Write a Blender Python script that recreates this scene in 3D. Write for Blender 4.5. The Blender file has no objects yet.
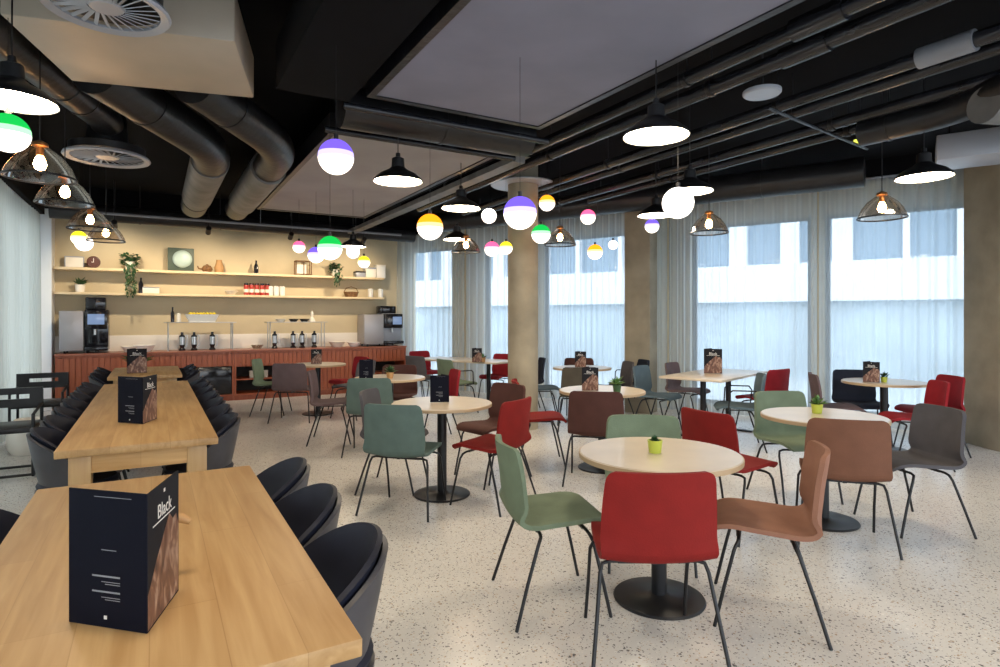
import bpy, bmesh, math, random
from mathutils import Vector, Matrix
random.seed(7)
S = bpy.context.scene
COL = S.collection
PI = math.pi
CAMH, F = 1.42, 600.0

# ------------------------------------------------------------------ helpers
def ray(px):
    k = (px-500)/F
    return (.5+.8660254*k, .8660254-.5*k)
def at(px, Z):                       # floor point seen at image column px, at distance Z along the view axis
    r = ray(px); return (r[0]*Z, r[1]*Z)
def los(px):                         # heading (degrees) of the sight line
    r = ray(px); return math.degrees(math.atan2(r[1], r[0]))

class MB:
    def __init__(s): s.bm = bmesh.new()
    def box(s, x0, x1, y0, y1, z0, z1, M=None, bev=0):
        r = bmesh.ops.create_cube(s.bm, size=1)
        vs = r['verts']
        for v in vs:
            v.co = Vector(((x0+x1)/2+v.co.x*(x1-x0), (y0+y1)/2+v.co.y*(y1-y0), (z0+z1)/2+v.co.z*(z1-z0)))
        if bev:
            es = list({e for v in vs for e in v.link_edges})
            rr = bmesh.ops.bevel(s.bm, geom=es, offset=bev, segments=2, affect='EDGES', profile=.5)
            vs = list({v for f in rr['faces'] for v in f.verts} | {v for v in vs if v.is_valid})
        if M is not None:
            for v in vs: v.co = M @ v.co
        return s
    def tube(s, pts, r, n=8, cap=True):
        pts = [Vector(p) for p in pts]; rings = []
        rs = r if isinstance(r, (list, tuple)) else [r]*len(pts)
        up = None
        for i, p in enumerate(pts):
            if i == 0: d = pts[1]-p
            elif i == len(pts)-1: d = p-pts[i-1]
            else: d = (pts[i+1]-p).normalized()+(p-pts[i-1]).normalized()
            d.normalize()
            if up is None:
                up = Vector((0, 0, 1)) if abs(d.z) < .9 else Vector((1, 0, 0))
            a = (up - d*up.dot(d))
            if a.length < 1e-4: a = d.orthogonal()
            a.normalize(); up = a; b = d.cross(a)
            rings.append([s.bm.verts.new(p+(a*math.cos(t*2*PI/n)+b*math.sin(t*2*PI/n))*rs[i]) for t in range(n)])
        for q, w in zip(rings, rings[1:]):
            for t in range(n): s.bm.faces.new((q[t], q[(t+1) % n], w[(t+1) % n], w[t]))
        if cap:
            s.bm.faces.new(rings[0][::-1]); s.bm.faces.new(rings[-1])
        return s
    def lathe(s, prof, n=32, c=(0, 0), z0=0, sx=1, sy=1):
        rings = []
        for r, z in prof:
            if r < 1e-5: rings.append([s.bm.verts.new((c[0], c[1], z0+z))])
            else: rings.append([s.bm.verts.new((c[0]+sx*r*math.cos(t*2*PI/n), c[1]+sy*r*math.sin(t*2*PI/n), z0+z)) for t in range(n)])
        for q, w in zip(rings, rings[1:]):
            for t in range(n):
                u = (t+1) % n
                if len(q) == 1 and len(w) == 1: continue
                if len(q) == 1: s.bm.faces.new((q[0], w[u], w[t]))
                elif len(w) == 1: s.bm.faces.new((q[t], q[u], w[0]))
                else: s.bm.faces.new((q[t], q[u], w[u], w[t]))
        return s
    def grid(s, fn, nu, nv, closed_u=False):
        g = [[s.bm.verts.new(fn(i/(nu-(0 if closed_u else 1)), j/(nv-1))) for j in range(nv)] for i in range(nu)]
        for i in range(nu if closed_u else nu-1):
            for j in range(nv-1):
                k = (i+1) % nu
                s.bm.faces.new((g[i][j], g[k][j], g[k][j+1], g[i][j+1]))
        return s
    def leaf(s, p, d, l, w):
        p = Vector(p); d = Vector(d).normalized()
        sd = d.cross(Vector((random.uniform(-.4, .4), random.uniform(-.4, .4), 1)))
        if sd.length < .01: sd = d.orthogonal()
        sd.normalize(); nrm = sd.cross(d)
        a = s.bm.verts.new(p); b = s.bm.verts.new(p+d*l*.5+sd*w+nrm*l*.08); c = s.bm.verts.new(p+d*l-nrm*l*.1); e = s.bm.verts.new(p+d*l*.5-sd*w+nrm*l*.08)
        s.bm.faces.new((a, b, c, e)); return s
    def build(s, name, mat, parent=None, smooth=True, loc=None, rot=None, fixn=True, ang=40):
        if fixn: bmesh.ops.recalc_face_normals(s.bm, faces=s.bm.faces)
        me = bpy.data.meshes.new(name); s.bm.to_mesh(me); s.bm.free()
        if smooth:
            for p in me.polygons: p.use_smooth = True
            me.set_sharp_from_angle(angle=math.radians(ang))
        me.materials.append(mat)
        o = bpy.data.objects.new(name, me); COL.objects.link(o)
        if parent: o.parent = parent
        if loc: o.location = loc
        if rot is not None: o.rotation_euler = (0, 0, rot)
        return o

def tag(o, label, cat, group=None):
    o['label'] = label; o['category'] = cat
    if group: o['group'] = group
    return o
def struct(o): o['kind'] = 'structure'; return o
def thing(name, label, cat, loc=(0, 0, 0), rz=0, group=None):
    o = bpy.data.objects.new(name, None); COL.objects.link(o)
    o.empty_display_size = .1
    o.location = loc; o.rotation_euler = (0, 0, rz)
    return tag(o, label, cat, group)
def dup(o, loc, rz, label, group=None, parent=None, swap=None):
    c = o.copy(); COL.objects.link(c); c.location = loc; c.rotation_euler = (0, 0, rz)
    c['label'] = label
    if group: c['group'] = group
    def rec(a, b):
        for ch in [q for q in a.children]:
            d = ch.copy(); COL.objects.link(d); d.parent = b
            rec(ch, d)
    rec(o, c)
    return c

# ------------------------------------------------------------------ materials
def mat(name, col, rough=.5, metal=0, spec=None, emit=None, es=0, bump=None, var=None, sheen=0, coat=0):
    m = bpy.data.materials.new(name); m.use_nodes = True
    nt = m.node_tree; b = nt.nodes['Principled BSDF']
    b.inputs['Base Color'].default_value = (*col, 1); b.inputs['Roughness'].default_value = rough
    b.inputs['Metallic'].default_value = metal
    if spec is not None: b.inputs['Specular IOR Level'].default_value = spec
    if sheen: b.inputs['Sheen Weight'].default_value = sheen
    if coat: b.inputs['Coat Weight'].default_value = coat
    if emit: b.inputs['Emission Color'].default_value = (*emit, 1); b.inputs['Emission Strength'].default_value = es
    tc = nt.nodes.new('ShaderNodeTexCoord')
    if var:                                                    # (scale, amount)
        n = nt.nodes.new('ShaderNodeTexNoise'); n.inputs['Scale'].default_value = var[0]; n.inputs['Detail'].default_value = 4
        nt.links.new(tc.outputs['Object'], n.inputs['Vector'])
        r = nt.nodes.new('ShaderNodeValToRGB'); r.color_ramp.elements[0].position = .3; r.color_ramp.elements[1].position = .7
        a = var[1]
        r.color_ramp.elements[0].color = (*[max(0, c*(1-a)) for c in col], 1); r.color_ramp.elements[1].color = (*[min(1, c*(1+a)) for c in col], 1)
        nt.links.new(n.outputs['Fac'], r.inputs['Fac']); nt.links.new(r.outputs['Color'], b.inputs['Base Color'])
    if bump:
        n = nt.nodes.new('ShaderNodeTexNoise'); n.inputs['Scale'].default_value = bump[0]
        nt.links.new(tc.outputs['Object'], n.inputs['Vector'])
        u = nt.nodes.new('ShaderNodeBump'); u.inputs['Strength'].default_value = bump[1]; u.inputs['Distance'].default_value = .01
        nt.links.new(n.outputs['Fac'], u.inputs['Height']); nt.links.new(u.outputs['Normal'], b.inputs['Normal'])
    return m
def emis(name, col, s):
    m = bpy.data.materials.new(name); m.use_nodes = True; nt = m.node_tree; nt.nodes.clear()
    e = nt.nodes.new('ShaderNodeEmission'); e.inputs['Color'].default_value = (*col, 1); e.inputs['Strength'].default_value = s
    o = nt.nodes.new('ShaderNodeOutputMaterial'); nt.links.new(e.outputs[0], o.inputs[0]); return m
def wood(name, c1, c2, axis='Y', rough=.35, plank=.13, cross=False, coat=0):
    m = bpy.data.materials.new(name); m.use_nodes = True; nt = m.node_tree; b = nt.nodes['Principled BSDF']; L = nt.links.new
    tc = nt.nodes.new('ShaderNodeTexCoord'); mp = nt.nodes.new('ShaderNodeMapping')
    mp.inputs['Scale'].default_value = {'Y': (14, .9, 14), 'X': (.9, 14, 14), 'Z': (14, 14, .9)}[axis]
    L(tc.outputs['Object'], mp.inputs['Vector'])
    n = nt.nodes.new('ShaderNodeTexNoise'); n.inputs['Scale'].default_value = 2.2; n.inputs['Detail'].default_value = 6; n.inputs['Distortion'].default_value = .6
    L(mp.outputs[0], n.inputs['Vector'])
    r = nt.nodes.new('ShaderNodeValToRGB'); r.color_ramp.elements[0].position = .3; r.color_ramp.elements[1].position = .72
    r.color_ramp.elements[0].color = (*c1, 1); r.color_ramp.elements[1].color = (*c2, 1)
    L(n.outputs['Fac'], r.inputs['Fac'])
    # block tone per stave
    br = nt.nodes.new('ShaderNodeTexBrick'); br.inputs['Scale'].default_value = 1; br.offset = .43
    br.inputs['Color1'].default_value = (1, 1, 1, 1); br.inputs['Color2'].default_value = (.80, .76, .70, 1); br.inputs['Mortar'].default_value = (.72, .66, .6, 1)
    br.inputs['Mortar Size'].default_value = .0012; br.inputs['Brick Width'].default_value = .9; br.inputs['Row Height'].default_value = plank
    mp2 = nt.nodes.new('ShaderNodeMapping')
    if axis == 'Y': mp2.inputs['Rotation'].default_value = (0, 0, PI/2)
    if axis == 'Z': mp2.inputs['Rotation'].default_value = (0, PI/2, 0)
    L(tc.outputs['Object'], mp2.inputs['Vector']); L(mp2.outputs[0], br.inputs['Vector'])
    mx = nt.nodes.new('ShaderNodeMixRGB'); mx.blend_type = 'MULTIPLY'; mx.inputs['Fac'].default_value = .8
    L(r.outputs['Color'], mx.inputs['Color1']); L(br.outputs['Color'], mx.inputs['Color2']); L(mx.outputs[0], b.inputs['Base Color'])
    b.inputs['Roughness'].default_value = rough
    if coat: b.inputs['Coat Weight'].default_value = coat; b.inputs['Coat Roughness'].default_value = .15
    return m

M = {}
M['black'] = mat('black_powder_metal', (.012, .012, .014), .4, .3)
M['ceil'] = mat('black_ceiling_paint', (.004, .0042, .0055), .9, spec=.12, var=(2, .3))
M['duct'] = mat('black_duct_wrap', (.011, .0115, .014), .38, var=(5, .4), bump=(18, .35))
M['ductgrey'] = mat('grey_duct_wrap', (.14, .135, .13), .5, var=(4, .35), bump=(12, .4))
M['pipe'] = mat('black_pipe_lagging', (.016, .017, .022), .26, var=(3, .3))
M['pipegrey'] = mat('grey_pipe_sleeve', (.22, .23, .26), .45)
M['panel'] = mat('grey_acoustic_panel', (.20, .205, .275), .7, var=(1.5, .12))
M['panel2'] = mat('warm_grey_acoustic_panel', (.34, .31, .31), .7, var=(1.5, .12))
M['unit'] = mat('beige_painted_metal', (.42, .36, .29), .45, var=(2, .1))
M['steelgrey'] = mat('light_grey_metal', (.35, .37, .42), .4, .2)
M['wall'] = mat('beige_plaster', (.56, .475, .32), .75, var=(1.2, .10), bump=(30, .1))
M['column'] = mat('raw_concrete_beige', (.31, .265, .19), .75, var=(3, .2), bump=(14, .3))
M['white'] = mat('white_paint', (.8, .8, .78), .5)
M['cream'] = mat('cream_ceramic', (.8, .76, .68), .3)
M['frame'] = mat('grey_window_frame', (.20, .21, .22), .5)
M['chrome'] = mat('brushed_steel', (.5, .5, .5), .28, .9)
M['oak'] = wood('oak_boards', (.40, .225, .085), (.53, .335, .15), 'Y', .48, .14)
M['oakX'] = wood('oak_boards_cross', (.50, .285, .105), (.66, .42, .19), 'X', .4, .14)
M['oakZ'] = wood('oak_boards_upright', (.48, .29, .12), (.60, .40, .19), 'Z', .4, .5)
M['shelf'] = wood('pale_shelf_wood', (.72, .56, .34), (.82, .68, .46), 'X', .45, .2)
M['cherry'] = wood('red_cherry_veneer', (.30, .065, .025), (.42, .12, .05), 'Z', .4, .16)
M['cherrytop'] = wood('red_cherry_top', (.30, .09, .05), (.40, .15, .09), 'X', .3, .3)
M['laminate'] = mat('pale_beige_laminate', (.62, .52, .40), .28, var=(5, .07), coat=.2)
M['laminrim'] = mat('plywood_edge', (.45, .32, .19), .5)
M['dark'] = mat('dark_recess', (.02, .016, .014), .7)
M['navyf'] = mat('navy_velvet', (.008, .010, .022), .6, spec=.35, var=(6, .3))
M['navyo'] = mat('charcoal_leather', (.045, .045, .055), .45, var=(5, .3))
M['paper'] = mat('near_black_card', (.005, .0055, .012), .7, spec=.1)
M['paperg'] = mat('charcoal_card', (.016, .016, .02), .7, spec=.12)
M['dimprint'] = mat('dim_print', (.28, .28, .30), .6)
M['print'] = mat('pale_print', (.75, .72, .68), .6)
M['green'] = mat('leaf_green', (.09, .20, .05), .5, var=(20, .5))
M['dgreen'] = mat('dark_leaf_green', (.03, .09, .03), .5, var=(15, .5))
M['lime'] = mat('lime_pot', (.45, .50, .06), .4)
M['tan'] = mat('terracotta_pot', (.45, .25, .1), .6)
M['red'] = mat('red_tin', (.40, .03, .02), .4)
M['copper'] = mat('copper_lid', (.5, .24, .1), .3, .8)
M['yellow'] = mat('yellow_fruit', (.8, .62, .04), .5, var=(30, .3))
M['screen'] = mat('machine_screen', (.02, .03, .06), .15, emit=(.35, .5, .8), es=.35)
M['gloss'] = mat('gloss_black', (.01, .01, .014), .12)
M['amber'] = mat('brown_basket', (.20, .10, .04), .6, var=(30, .5))

def fabric(name, c):
    m = mat(name, c, .8, spec=.25, var=(9, .10), bump=(160, .15)); return m
FAB = {
 'red': fabric('red_upholstery', (.20, .010, .008)), 'crimson': fabric('crimson_upholstery', (.26, .012, .02)),
 'sage': fabric('sage_upholstery', (.165, .215, .145)), 'teal': fabric('teal_grey_upholstery', (.10, .145, .13)),
 'brown': fabric('chestnut_upholstery', (.17, .075, .045)), 'rust': fabric('rosewood_upholstery', (.27, .13, .085)),
 'maroon': fabric('dark_maroon_upholstery', (.075, .030, .024)), 'grey': fabric('slate_grey_upholstery', (.085, .08, .088)),
 'mauve': fabric('mauve_upholstery', (.13, .09, .095)), 'blue': fabric('blue_grey_upholstery', (.09, .13, .155)),
 'navy': fabric('navy_upholstery', (.016, .02, .035)), 'olive': fabric('olive_brown_upholstery', (.07, .06, .045)),
}
# food photograph printed on the menus
def photo_mat():
    m = bpy.data.materials.new('food_print'); m.use_nodes = True; nt = m.node_tree; b = nt.nodes['Principled BSDF']; L = nt.links.new
    tc = nt.nodes.new('ShaderNodeTexCoord'); n = nt.nodes.new('ShaderNodeTexNoise'); n.inputs['Scale'].default_value = 22; n.inputs['Distortion'].default_value = 1.5
    mp = nt.nodes.new('ShaderNodeMapping'); mp.inputs['Scale'].default_value = (1, 1, .5)
    L(tc.outputs['Object'], mp.inputs[0]); L(mp.outputs[0], n.inputs['Vector'])
    r = nt.nodes.new('ShaderNodeValToRGB'); e = r.color_ramp.elements
    e[0].position = .3; e[0].color = (.05, .02, .02, 1); e[1].position = .75; e[1].color = (.46, .31, .23, 1)
    k = e.new(.52); k.color = (.17, .075, .045, 1)
    L(n.outputs['Fac'], r.inputs['Fac']); L(r.outputs[0], b.inputs['Base Color']); b.inputs['Roughness'].default_value = .45
    return m
M['photo'] = photo_mat()
# terrazzo floor
def terrazzo():
    m = bpy.data.materials.new('terrazzo'); m.use_nodes = True; nt = m.node_tree; b = nt.nodes['Principled BSDF']; L = nt.links.new
    tc = nt.nodes.new('ShaderNodeTexCoord')
    base = (.70, .675, .64, 1)
    prev = None
    for sc, thr, cols in ((46, .15, ((.16, .15, .15, 1), (.45, .36, .27, 1), (.80, .78, .74, 1), (.36, .34, .34, 1))),
                          (95, .19, ((.14, .12, .11, 1), (.55, .42, .30, 1), (.80, .76, .70, 1), (.22, .2, .2, 1)))):
        v = nt.nodes.new('ShaderNodeTexVoronoi'); v.inputs['Scale'].default_value = sc
        nz = nt.nodes.new('ShaderNodeTexNoise'); nz.inputs['Scale'].default_value = 60
        L(tc.outputs['Object'], nz.inputs['Vector'])
        ad = nt.nodes.new('ShaderNodeMixRGB'); ad.blend_type = 'ADD'; ad.inputs['Fac'].default_value = .02
        L(tc.outputs['Object'], ad.inputs['Color1']); L(nz.outputs['Color'], ad.inputs['Color2']); L(ad.outputs[0], v.inputs['Vector'])
        # chip where distance small and random number high
        sx = nt.nodes.new('ShaderNodeSeparateXYZ'); L(v.outputs['Color'], sx.inputs[0])
        r = nt.nodes.new('ShaderNodeValToRGB'); r.color_ramp.interpolation = 'CONSTANT'; e = r.color_ramp.elements
        e[0].position = 0; e[0].color = cols[0]; e[1].position = .75; e[1].color = cols[3]
        q = e.new(.25); q.color = cols[1]; q = e.new(.5); q.color = cols[2]
        L(sx.outputs[0], r.inputs['Fac'])
        mth = nt.nodes.new('ShaderNodeMath'); mth.operation = 'MULTIPLY'; L(sx.outputs[1], mth.inputs[0]); mth.inputs[1].default_value = thr*2.3
        lt = nt.nodes.new('ShaderNodeMath'); lt.operation = 'LESS_THAN'; L(v.outputs['Distance'], lt.inputs[0]); L(mth.outputs[0], lt.inputs[1])
        mx = nt.nodes.new('ShaderNodeMixRGB'); L(lt.outputs[0], mx.inputs['Fac'])
        if prev is None: mx.inputs['Color1'].default_value = base
        else: L(prev, mx.inputs['Color1'])
        L(r.outputs[0], mx.inputs['Color2']); prev = mx.outputs[0]
    L(prev, b.inputs['Base Color']); b.inputs['Roughness'].default_value = .24; b.inputs['Specular IOR Level'].default_value = .5
    return m
M['terrazzo'] = terrazzo()
def sheer(name, col, tr):
    m = bpy.data.materials.new(name); m.use_nodes = True; nt = m.node_tree; nt.nodes.clear(); L = nt.links.new
    o = nt.nodes.new('ShaderNodeOutputMaterial'); t = nt.nodes.new('ShaderNodeBsdfTransparent'); t.inputs[0].default_value = (1, 1, 1, 1)
    d = nt.nodes.new('ShaderNodeBsdfDiffuse'); d.inputs[0].default_value = (*col, 1)
    l = nt.nodes.new('ShaderNodeBsdfTranslucent'); l.inputs[0].default_value = (*col, 1)
    a = nt.nodes.new('ShaderNodeMixShader'); a.inputs[0].default_value = .6; L(d.outputs[0], a.inputs[1]); L(l.outputs[0], a.inputs[2])
    # woven sheer: thread cover grows where the cloth is seen edge-on
    lw = nt.nodes.new('ShaderNodeLayerWeight'); lw.inputs['Blend'].default_value = .35
    mr = nt.nodes.new('ShaderNodeMapRange'); mr.inputs['To Min'].default_value = 1-tr; mr.inputs['To Max'].default_value = .95
    L(lw.outputs['Facing'], mr.inputs['Value'])
    b = nt.nodes.new('ShaderNodeMixShader'); L(mr.outputs[0], b.inputs[0]); L(t.outputs[0], b.inputs[1]); L(a.outputs[0], b.inputs[2])
    L(b.outputs[0], o.inputs[0]); return m
M['sheer'] = sheer('white_sheer', (.74, .83, .90), .60)
M['sheer2'] = sheer('ivory_sheer', (.60, .61, .55), .20)
def glass(name, col=(1, 1, 1), mixv=.1, rough=.03):
    m = bpy.data.materials.new(name); m.use_nodes = True; nt = m.node_tree; nt.nodes.clear(); L = nt.links.new
    o = nt.nodes.new('ShaderNodeOutputMaterial'); t = nt.nodes.new('ShaderNodeBsdfTransparent'); t.inputs[0].default_value = (*col, 1)
    g = nt.nodes.new('ShaderNodeBsdfGlossy'); g.inputs['Roughness'].default_value = rough
    f = nt.nodes.new('ShaderNodeLayerWeight'); f.inputs['Blend'].default_value = .25
    a = nt.nodes.new('ShaderNodeMath'); a.operation = 'MULTIPLY_ADD'; L(f.outputs['Fresnel'], a.inputs[0]); a.inputs[1].default_value = .5; a.inputs[2].default_value = mixv
    b = nt.nodes.new('ShaderNodeMixShader'); L(a.outputs[0], b.inputs[0]); L(t.outputs[0], b.inputs[1]); L(g.outputs[0], b.inputs[2])
    L(b.outputs[0], o.inputs[0]); return m
M['glass'] = glass('clear_pane', (.97, .99, 1), .02)
M['smoke'] = glass('smoked_lamp_glass', (.78, .70, .62), .12)
M['jar'] = glass('jar_glass', (.85, .85, .82), .15)
M['lampglow'] = emis('warm_lamp_diffuser', (1, .84, .62), 34)
M['bulb'] = emis('filament_bulb', (1, .62, .30), 60)
M['gwhite'] = emis('opal_glow', (1, .88, .78), 2.2)
GL = {k: emis('tinted_glow_'+k, c, s) for k, c, s in (
    ('orange', (1, .30, .01), 1.5), ('purple', (.17, .10, .85), 1.1), ('green', (.01, .55, .08), .9), ('yellow', (.95, .75, .02), 1.4),
    ('pink', (1, .10, .25), 1.4), ('white', (1, .92, .85), 3.4))}
GLM = {k: emis('blended_glow_'+k, c, s) for k, c, s in (
    ('orange', (1, .55, .22), 1.7), ('purple', (.50, .42, .95), 1.4), ('green', (.35, .85, .42), 1.3), ('yellow', (1, .82, .35), 1.6),
    ('pink', (1, .42, .48), 1.6), ('white', (1, .92, .85), 2.6))}
M['shadein'] = mat('white_enamel', (.85, .8, .7), .4)
M['extwhite'] = mat('white_render', (.76, .78, .81), .7)
M['extblue'] = mat('blue_grey_cladding', (.42, .49, .54), .6, var=(.8, .15))
M['extglass'] = mat('distant_window_glass', (.20, .28, .36), .2)
M['ground'] = mat('pale_paving', (.42, .47, .50), .8, var=(.6, .1))

# ------------------------------------------------------------------ room shell
CX, CY = 4.68, 11.93                    # corner where back wall and window wall meet
D = Vector((.426, -.905, 0)).normalized(); N = Vector((-D.y, D.x, 0))   # along the window wall, outward normal
def wallpt(s, off=0, z=0): return Vector((CX, CY, z)) + D*s + N*off
def s_of(px, off=0):
    r = ray(px); o = Vector((CX, CY, 0)) + N*off
    # o + D s = r Z
    det = D.x*(-r[1]) + r[0]*D.y
    return (-(o.x)*(-r[1]) + (-r[0])*(o.y))/det if False else ((-o.x)*(-r[1]) - (-r[0])*(-o.y))/det
def wbox(mb, s0, s1, o0, o1, z0, z1):
    W = Matrix((( D.x, N.x, 0, CX), (D.y, N.y, 0, CY), (0, 0, 1, 0), (0, 0, 0, 1)))
    return mb.box(s0, s1, o0, o1, z0, z1, M=W)
YB = -4.2; SL = (CY-YB)/.905
def poly(name, pts, z0, z1, m):
    bm = bmesh.new()
    lo = [bm.verts.new((x, y, z0)) for x, y in pts]; hi = [bm.verts.new((x, y, z1)) for x, y in pts]
    bm.faces.new(lo[::-1]); bm.faces.new(hi)
    for i in range(len(pts)):
        j = (i+1) % len(pts); bm.faces.new((lo[i], lo[j], hi[j], hi[i]))
    mb = MB.__new__(MB); mb.bm = bm
    return mb.build(name, m, smooth=False)
e1 = wallpt(SL, .35)
foot = [(-2.0, YB), (e1.x, YB), (CX+.4, CY+.15), (-2.0, CY+.15)]
struct(poly('floor', foot, -.12, 0, M['terrazzo']))
struct(poly('ceiling', foot, 3.45, 3.6, M['ceil']))
struct(MB().box(-1.95, 4.72, 11.8, 11.95, 0, 3.45).build('wall_back', M['wall'], smooth=False))
# left wall: two big glazed bays behind the curtain
mb = MB()
mb.box(-1.95, -1.8, YB, 12, 2.9, 3.45); mb.box(-1.95, -1.8, YB, 12, 0, .15)
for y0, y1 in ((YB, -3.9), (.3, .8), (4.3, 4.7), (7.9, 8.3), (11.3, 12)): mb.box(-1.95, -1.8, y0, y1, .15, 2.9)
struct(mb.build('wall_left', M['wall'], smooth=False))
for i, (y0, y1) in enumerate(((-3.9, .3), (.8, 4.3), (4.7, 7.9), (8.3, 11.3))):
    mb = MB()
    for a, b, c, d in ((y0, y1, .15, .21), (y0, y1, 2.84, 2.9), (y0, y0+.06, .21, 2.84), (y1-.06, y1, .21, 2.84), ((y0+y1)/2-.03, (y0+y1)/2+.03, .21, 2.84)):
        mb.box(-1.9, -1.84, a, b, c, d)
    w = struct(mb.build('window_%d' % (10+i), M['frame'], smooth=False))
    MB().box(-1.875, -1.87, y0+.05, y1-.05, .2, 2.85).build('pane', M['glass'], w, smooth=False)
# right (window) wall
OFF = 0
wins = [(s_of(404)-.25, s_of(452)), (s_of(482), s_of(530)), (s_of(541), s_of(656)), (s_of(690), s_of(811)), (s_of(824), s_of(976)), (s_of(976)+.75, s_of(976)+3.6), (s_of(976)+3.9, SL-.3)]
HEAD = 2.86
mb = MB()
wbox(mb, -.1, SL, 0, .3, HEAD, 3.45); wbox(mb, -.1, SL, 0, .3, 0, .1)
edges = [-.1]+[v for w in wins for v in w]+[SL]
for a, b in zip(edges[::2], edges[1::2]): wbox(mb, a, b, 0, .3, .1, HEAD)
struct(mb.build('wall_right', M['wall'], smooth=False))
for i, (a, b) in enumerate(wins):
    mb = MB()
    for s0, s1, z0, z1 in ((a, b, .1, .16), (a, b, HEAD-.06, HEAD), (a, a+.06, .16, HEAD-.06), (b-.06, b, .16, HEAD-.06)): wbox(mb, s0, s1, .14, .2, z0, z1)
    w = struct(mb.build('window_%d' % (i+1), M['frame'], smooth=False))
    p = MB(); wbox(p, a+.04, b-.04, .165, .17, .14, HEAD-.04); p.build('pane', M['glass'], w, smooth=False)
# dark bulkheads at the ceiling edge
mb = MB(); wbox(mb, 0, SL, -.28, 0, 3.22, 3.45); struct(mb.build('trim_1', M['ceil'], smooth=False))
struct(MB().box(-1.8, 4.6, 11.25, 11.8, 3.10, 3.45).build('trim_2', M['ceil'], smooth=False))
struct(MB().box(-1.8, -1.42, YB, 11.25, 2.98, 3.45).build('trim_3', M['ceil'], smooth=False))
struct(MB().box(-1.56, -1.36, 11.45, 11.8, 0, 3.1).build('trim_4', M['white'], smooth=False))
struct(MB().box(-1.36, 4.3, 11.785, 11.8, .87, 1.13).build('trim_5', M['cream'], smooth=False))
# columns
c = at(523, 7.75)
col = struct(MB().lathe([(0, 0), (.195, 0), (.195, 3.45), (0, 3.45)], 40, c).build('column', M['column']))
tag(MB().lathe([(.2, 0), (.41, 0), (.42, .012), (.41, .024), (.2, .024)], 48, c, 3.13).build('ceiling_collar', M['steelgrey']),
    'flat light grey ring collar around the top of the round concrete column', 'collar')
p = wallpt((s_of(656)+s_of(690))/2-.28, -.62)
W3 = Matrix.Translation(p) @ Matrix.Rotation(math.atan2(D.y, D.x), 4, 'Z')
struct(MB().box(-.2, .2, -.16, .16, 0, 3.45, M=W3, bev=.01).build('pillar_middle', M['column']))
pc = at(1012, 6.55)
W4 = Matrix.Translation((pc[0], pc[1], 0)) @ Matrix.Rotation(math.radians(-30), 4, 'Z')
struct(MB().box(-.3, .3, -.2, .3, 0, 3.45, M=W4, bev=.01).build('pillar_right', M['column']))

# ------------------------------------------------------------------ curtains (each hung panel its own thing)
def curtain(name, p0, p1, label, group, seed, m, z1=3.2, amp=.05):
    rnd = random.Random(seed)
    p0 = Vector(p0); p1 = Vector(p1); Lg = (p1-p0).length; d = (p1-p0)/Lg; n = Vector((-d.y, d.x, 0))
    ns = int(Lg/.018); ph = 0; xs = []; off = []
    for i in range(ns+1):
        t = i/ns; u = t*Lg
        w = 2*PI/(.15+.05*math.sin(u*1.7+seed))
        ph += w*Lg/ns
        o = amp*(.65+.35*math.sin(u*2.3+seed*2))*(math.sin(ph)+.35*math.sin(2.1*ph+seed))
        xs.append(u); off.append(o)
    mb = MB(); bm = mb.bm; rows = []
    for z, f in ((.03, 1.15), (1.0, 1.0), (2.2, .9), (z1, .7)):
        rows.append([bm.verts.new(p0+d*xs[i]+n*off[i]*f+Vector((0, 0, z))) for i in range(ns+1)])
    for a, b in zip(rows, rows[1:]):
        for i in range(ns): bm.faces.new((a[i], a[i+1], b[i+1], b[i]))
    o = mb.build('sheer_curtain', m, fixn=False, ang=180)
    tag(o, label, 'curtain', group)
    tr = MB().tube([p0+Vector((0, 0, z1+.01)), p1+Vector((0, 0, z1+.01))], .012, 6); tr.build('curtain_rail', M['steelgrey'], o)
    # the curtain's mesh sits at the origin, so the rail shares its frame
    return o
cut = [s_of(398, -.28)-.1, s_of(466, -.28), s_of(535, -.28), s_of(668, -.28), s_of(818, -.28), s_of(985, -.28), s_of(985, -.28)+3.2, SL-.2]
names = ['sheer white curtain beside the coffee machine in the far corner', 'sheer white curtain partly behind the round concrete column',
         'sheer white curtain over the window between the round column and the square pillar', 'sheer white curtain on the window just right of the square pillar',
         'wide sheer white curtain on the rightmost window in view', 'sheer white curtain past the right pillar at the frame edge', 'sheer white curtain nearest the camera on the right']
for i in range(5):
    curtain('sheer_curtain', wallpt(cut[i]+.01, -.30), wallpt(cut[i+1]-.01, -.30), names[i], 'sheer curtains along the window wall', i+1, M['sheer'])
curtain('sheer_curtain', wallpt(cut[5]+.01, -.30), wallpt(cut[6], -.30), names[5], 'sheer curtains along the window wall', 9, M['sheer'])
curtain('sheer_curtain', (-1.5, 6.6, 0), (-1.5, 11.2, 0), 'sheer ivory curtain on the left wall, reaching to the back corner', 'sheer curtains on the left wall', 21, M['sheer2'], 2.97)
curtain('sheer_curtain', (-1.5, .4, 0), (-1.5, 6.57, 0), 'sheer ivory curtain on the left wall at the left frame edge', 'sheer curtains on the left wall', 22, M['sheer2'], 2.97)

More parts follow.
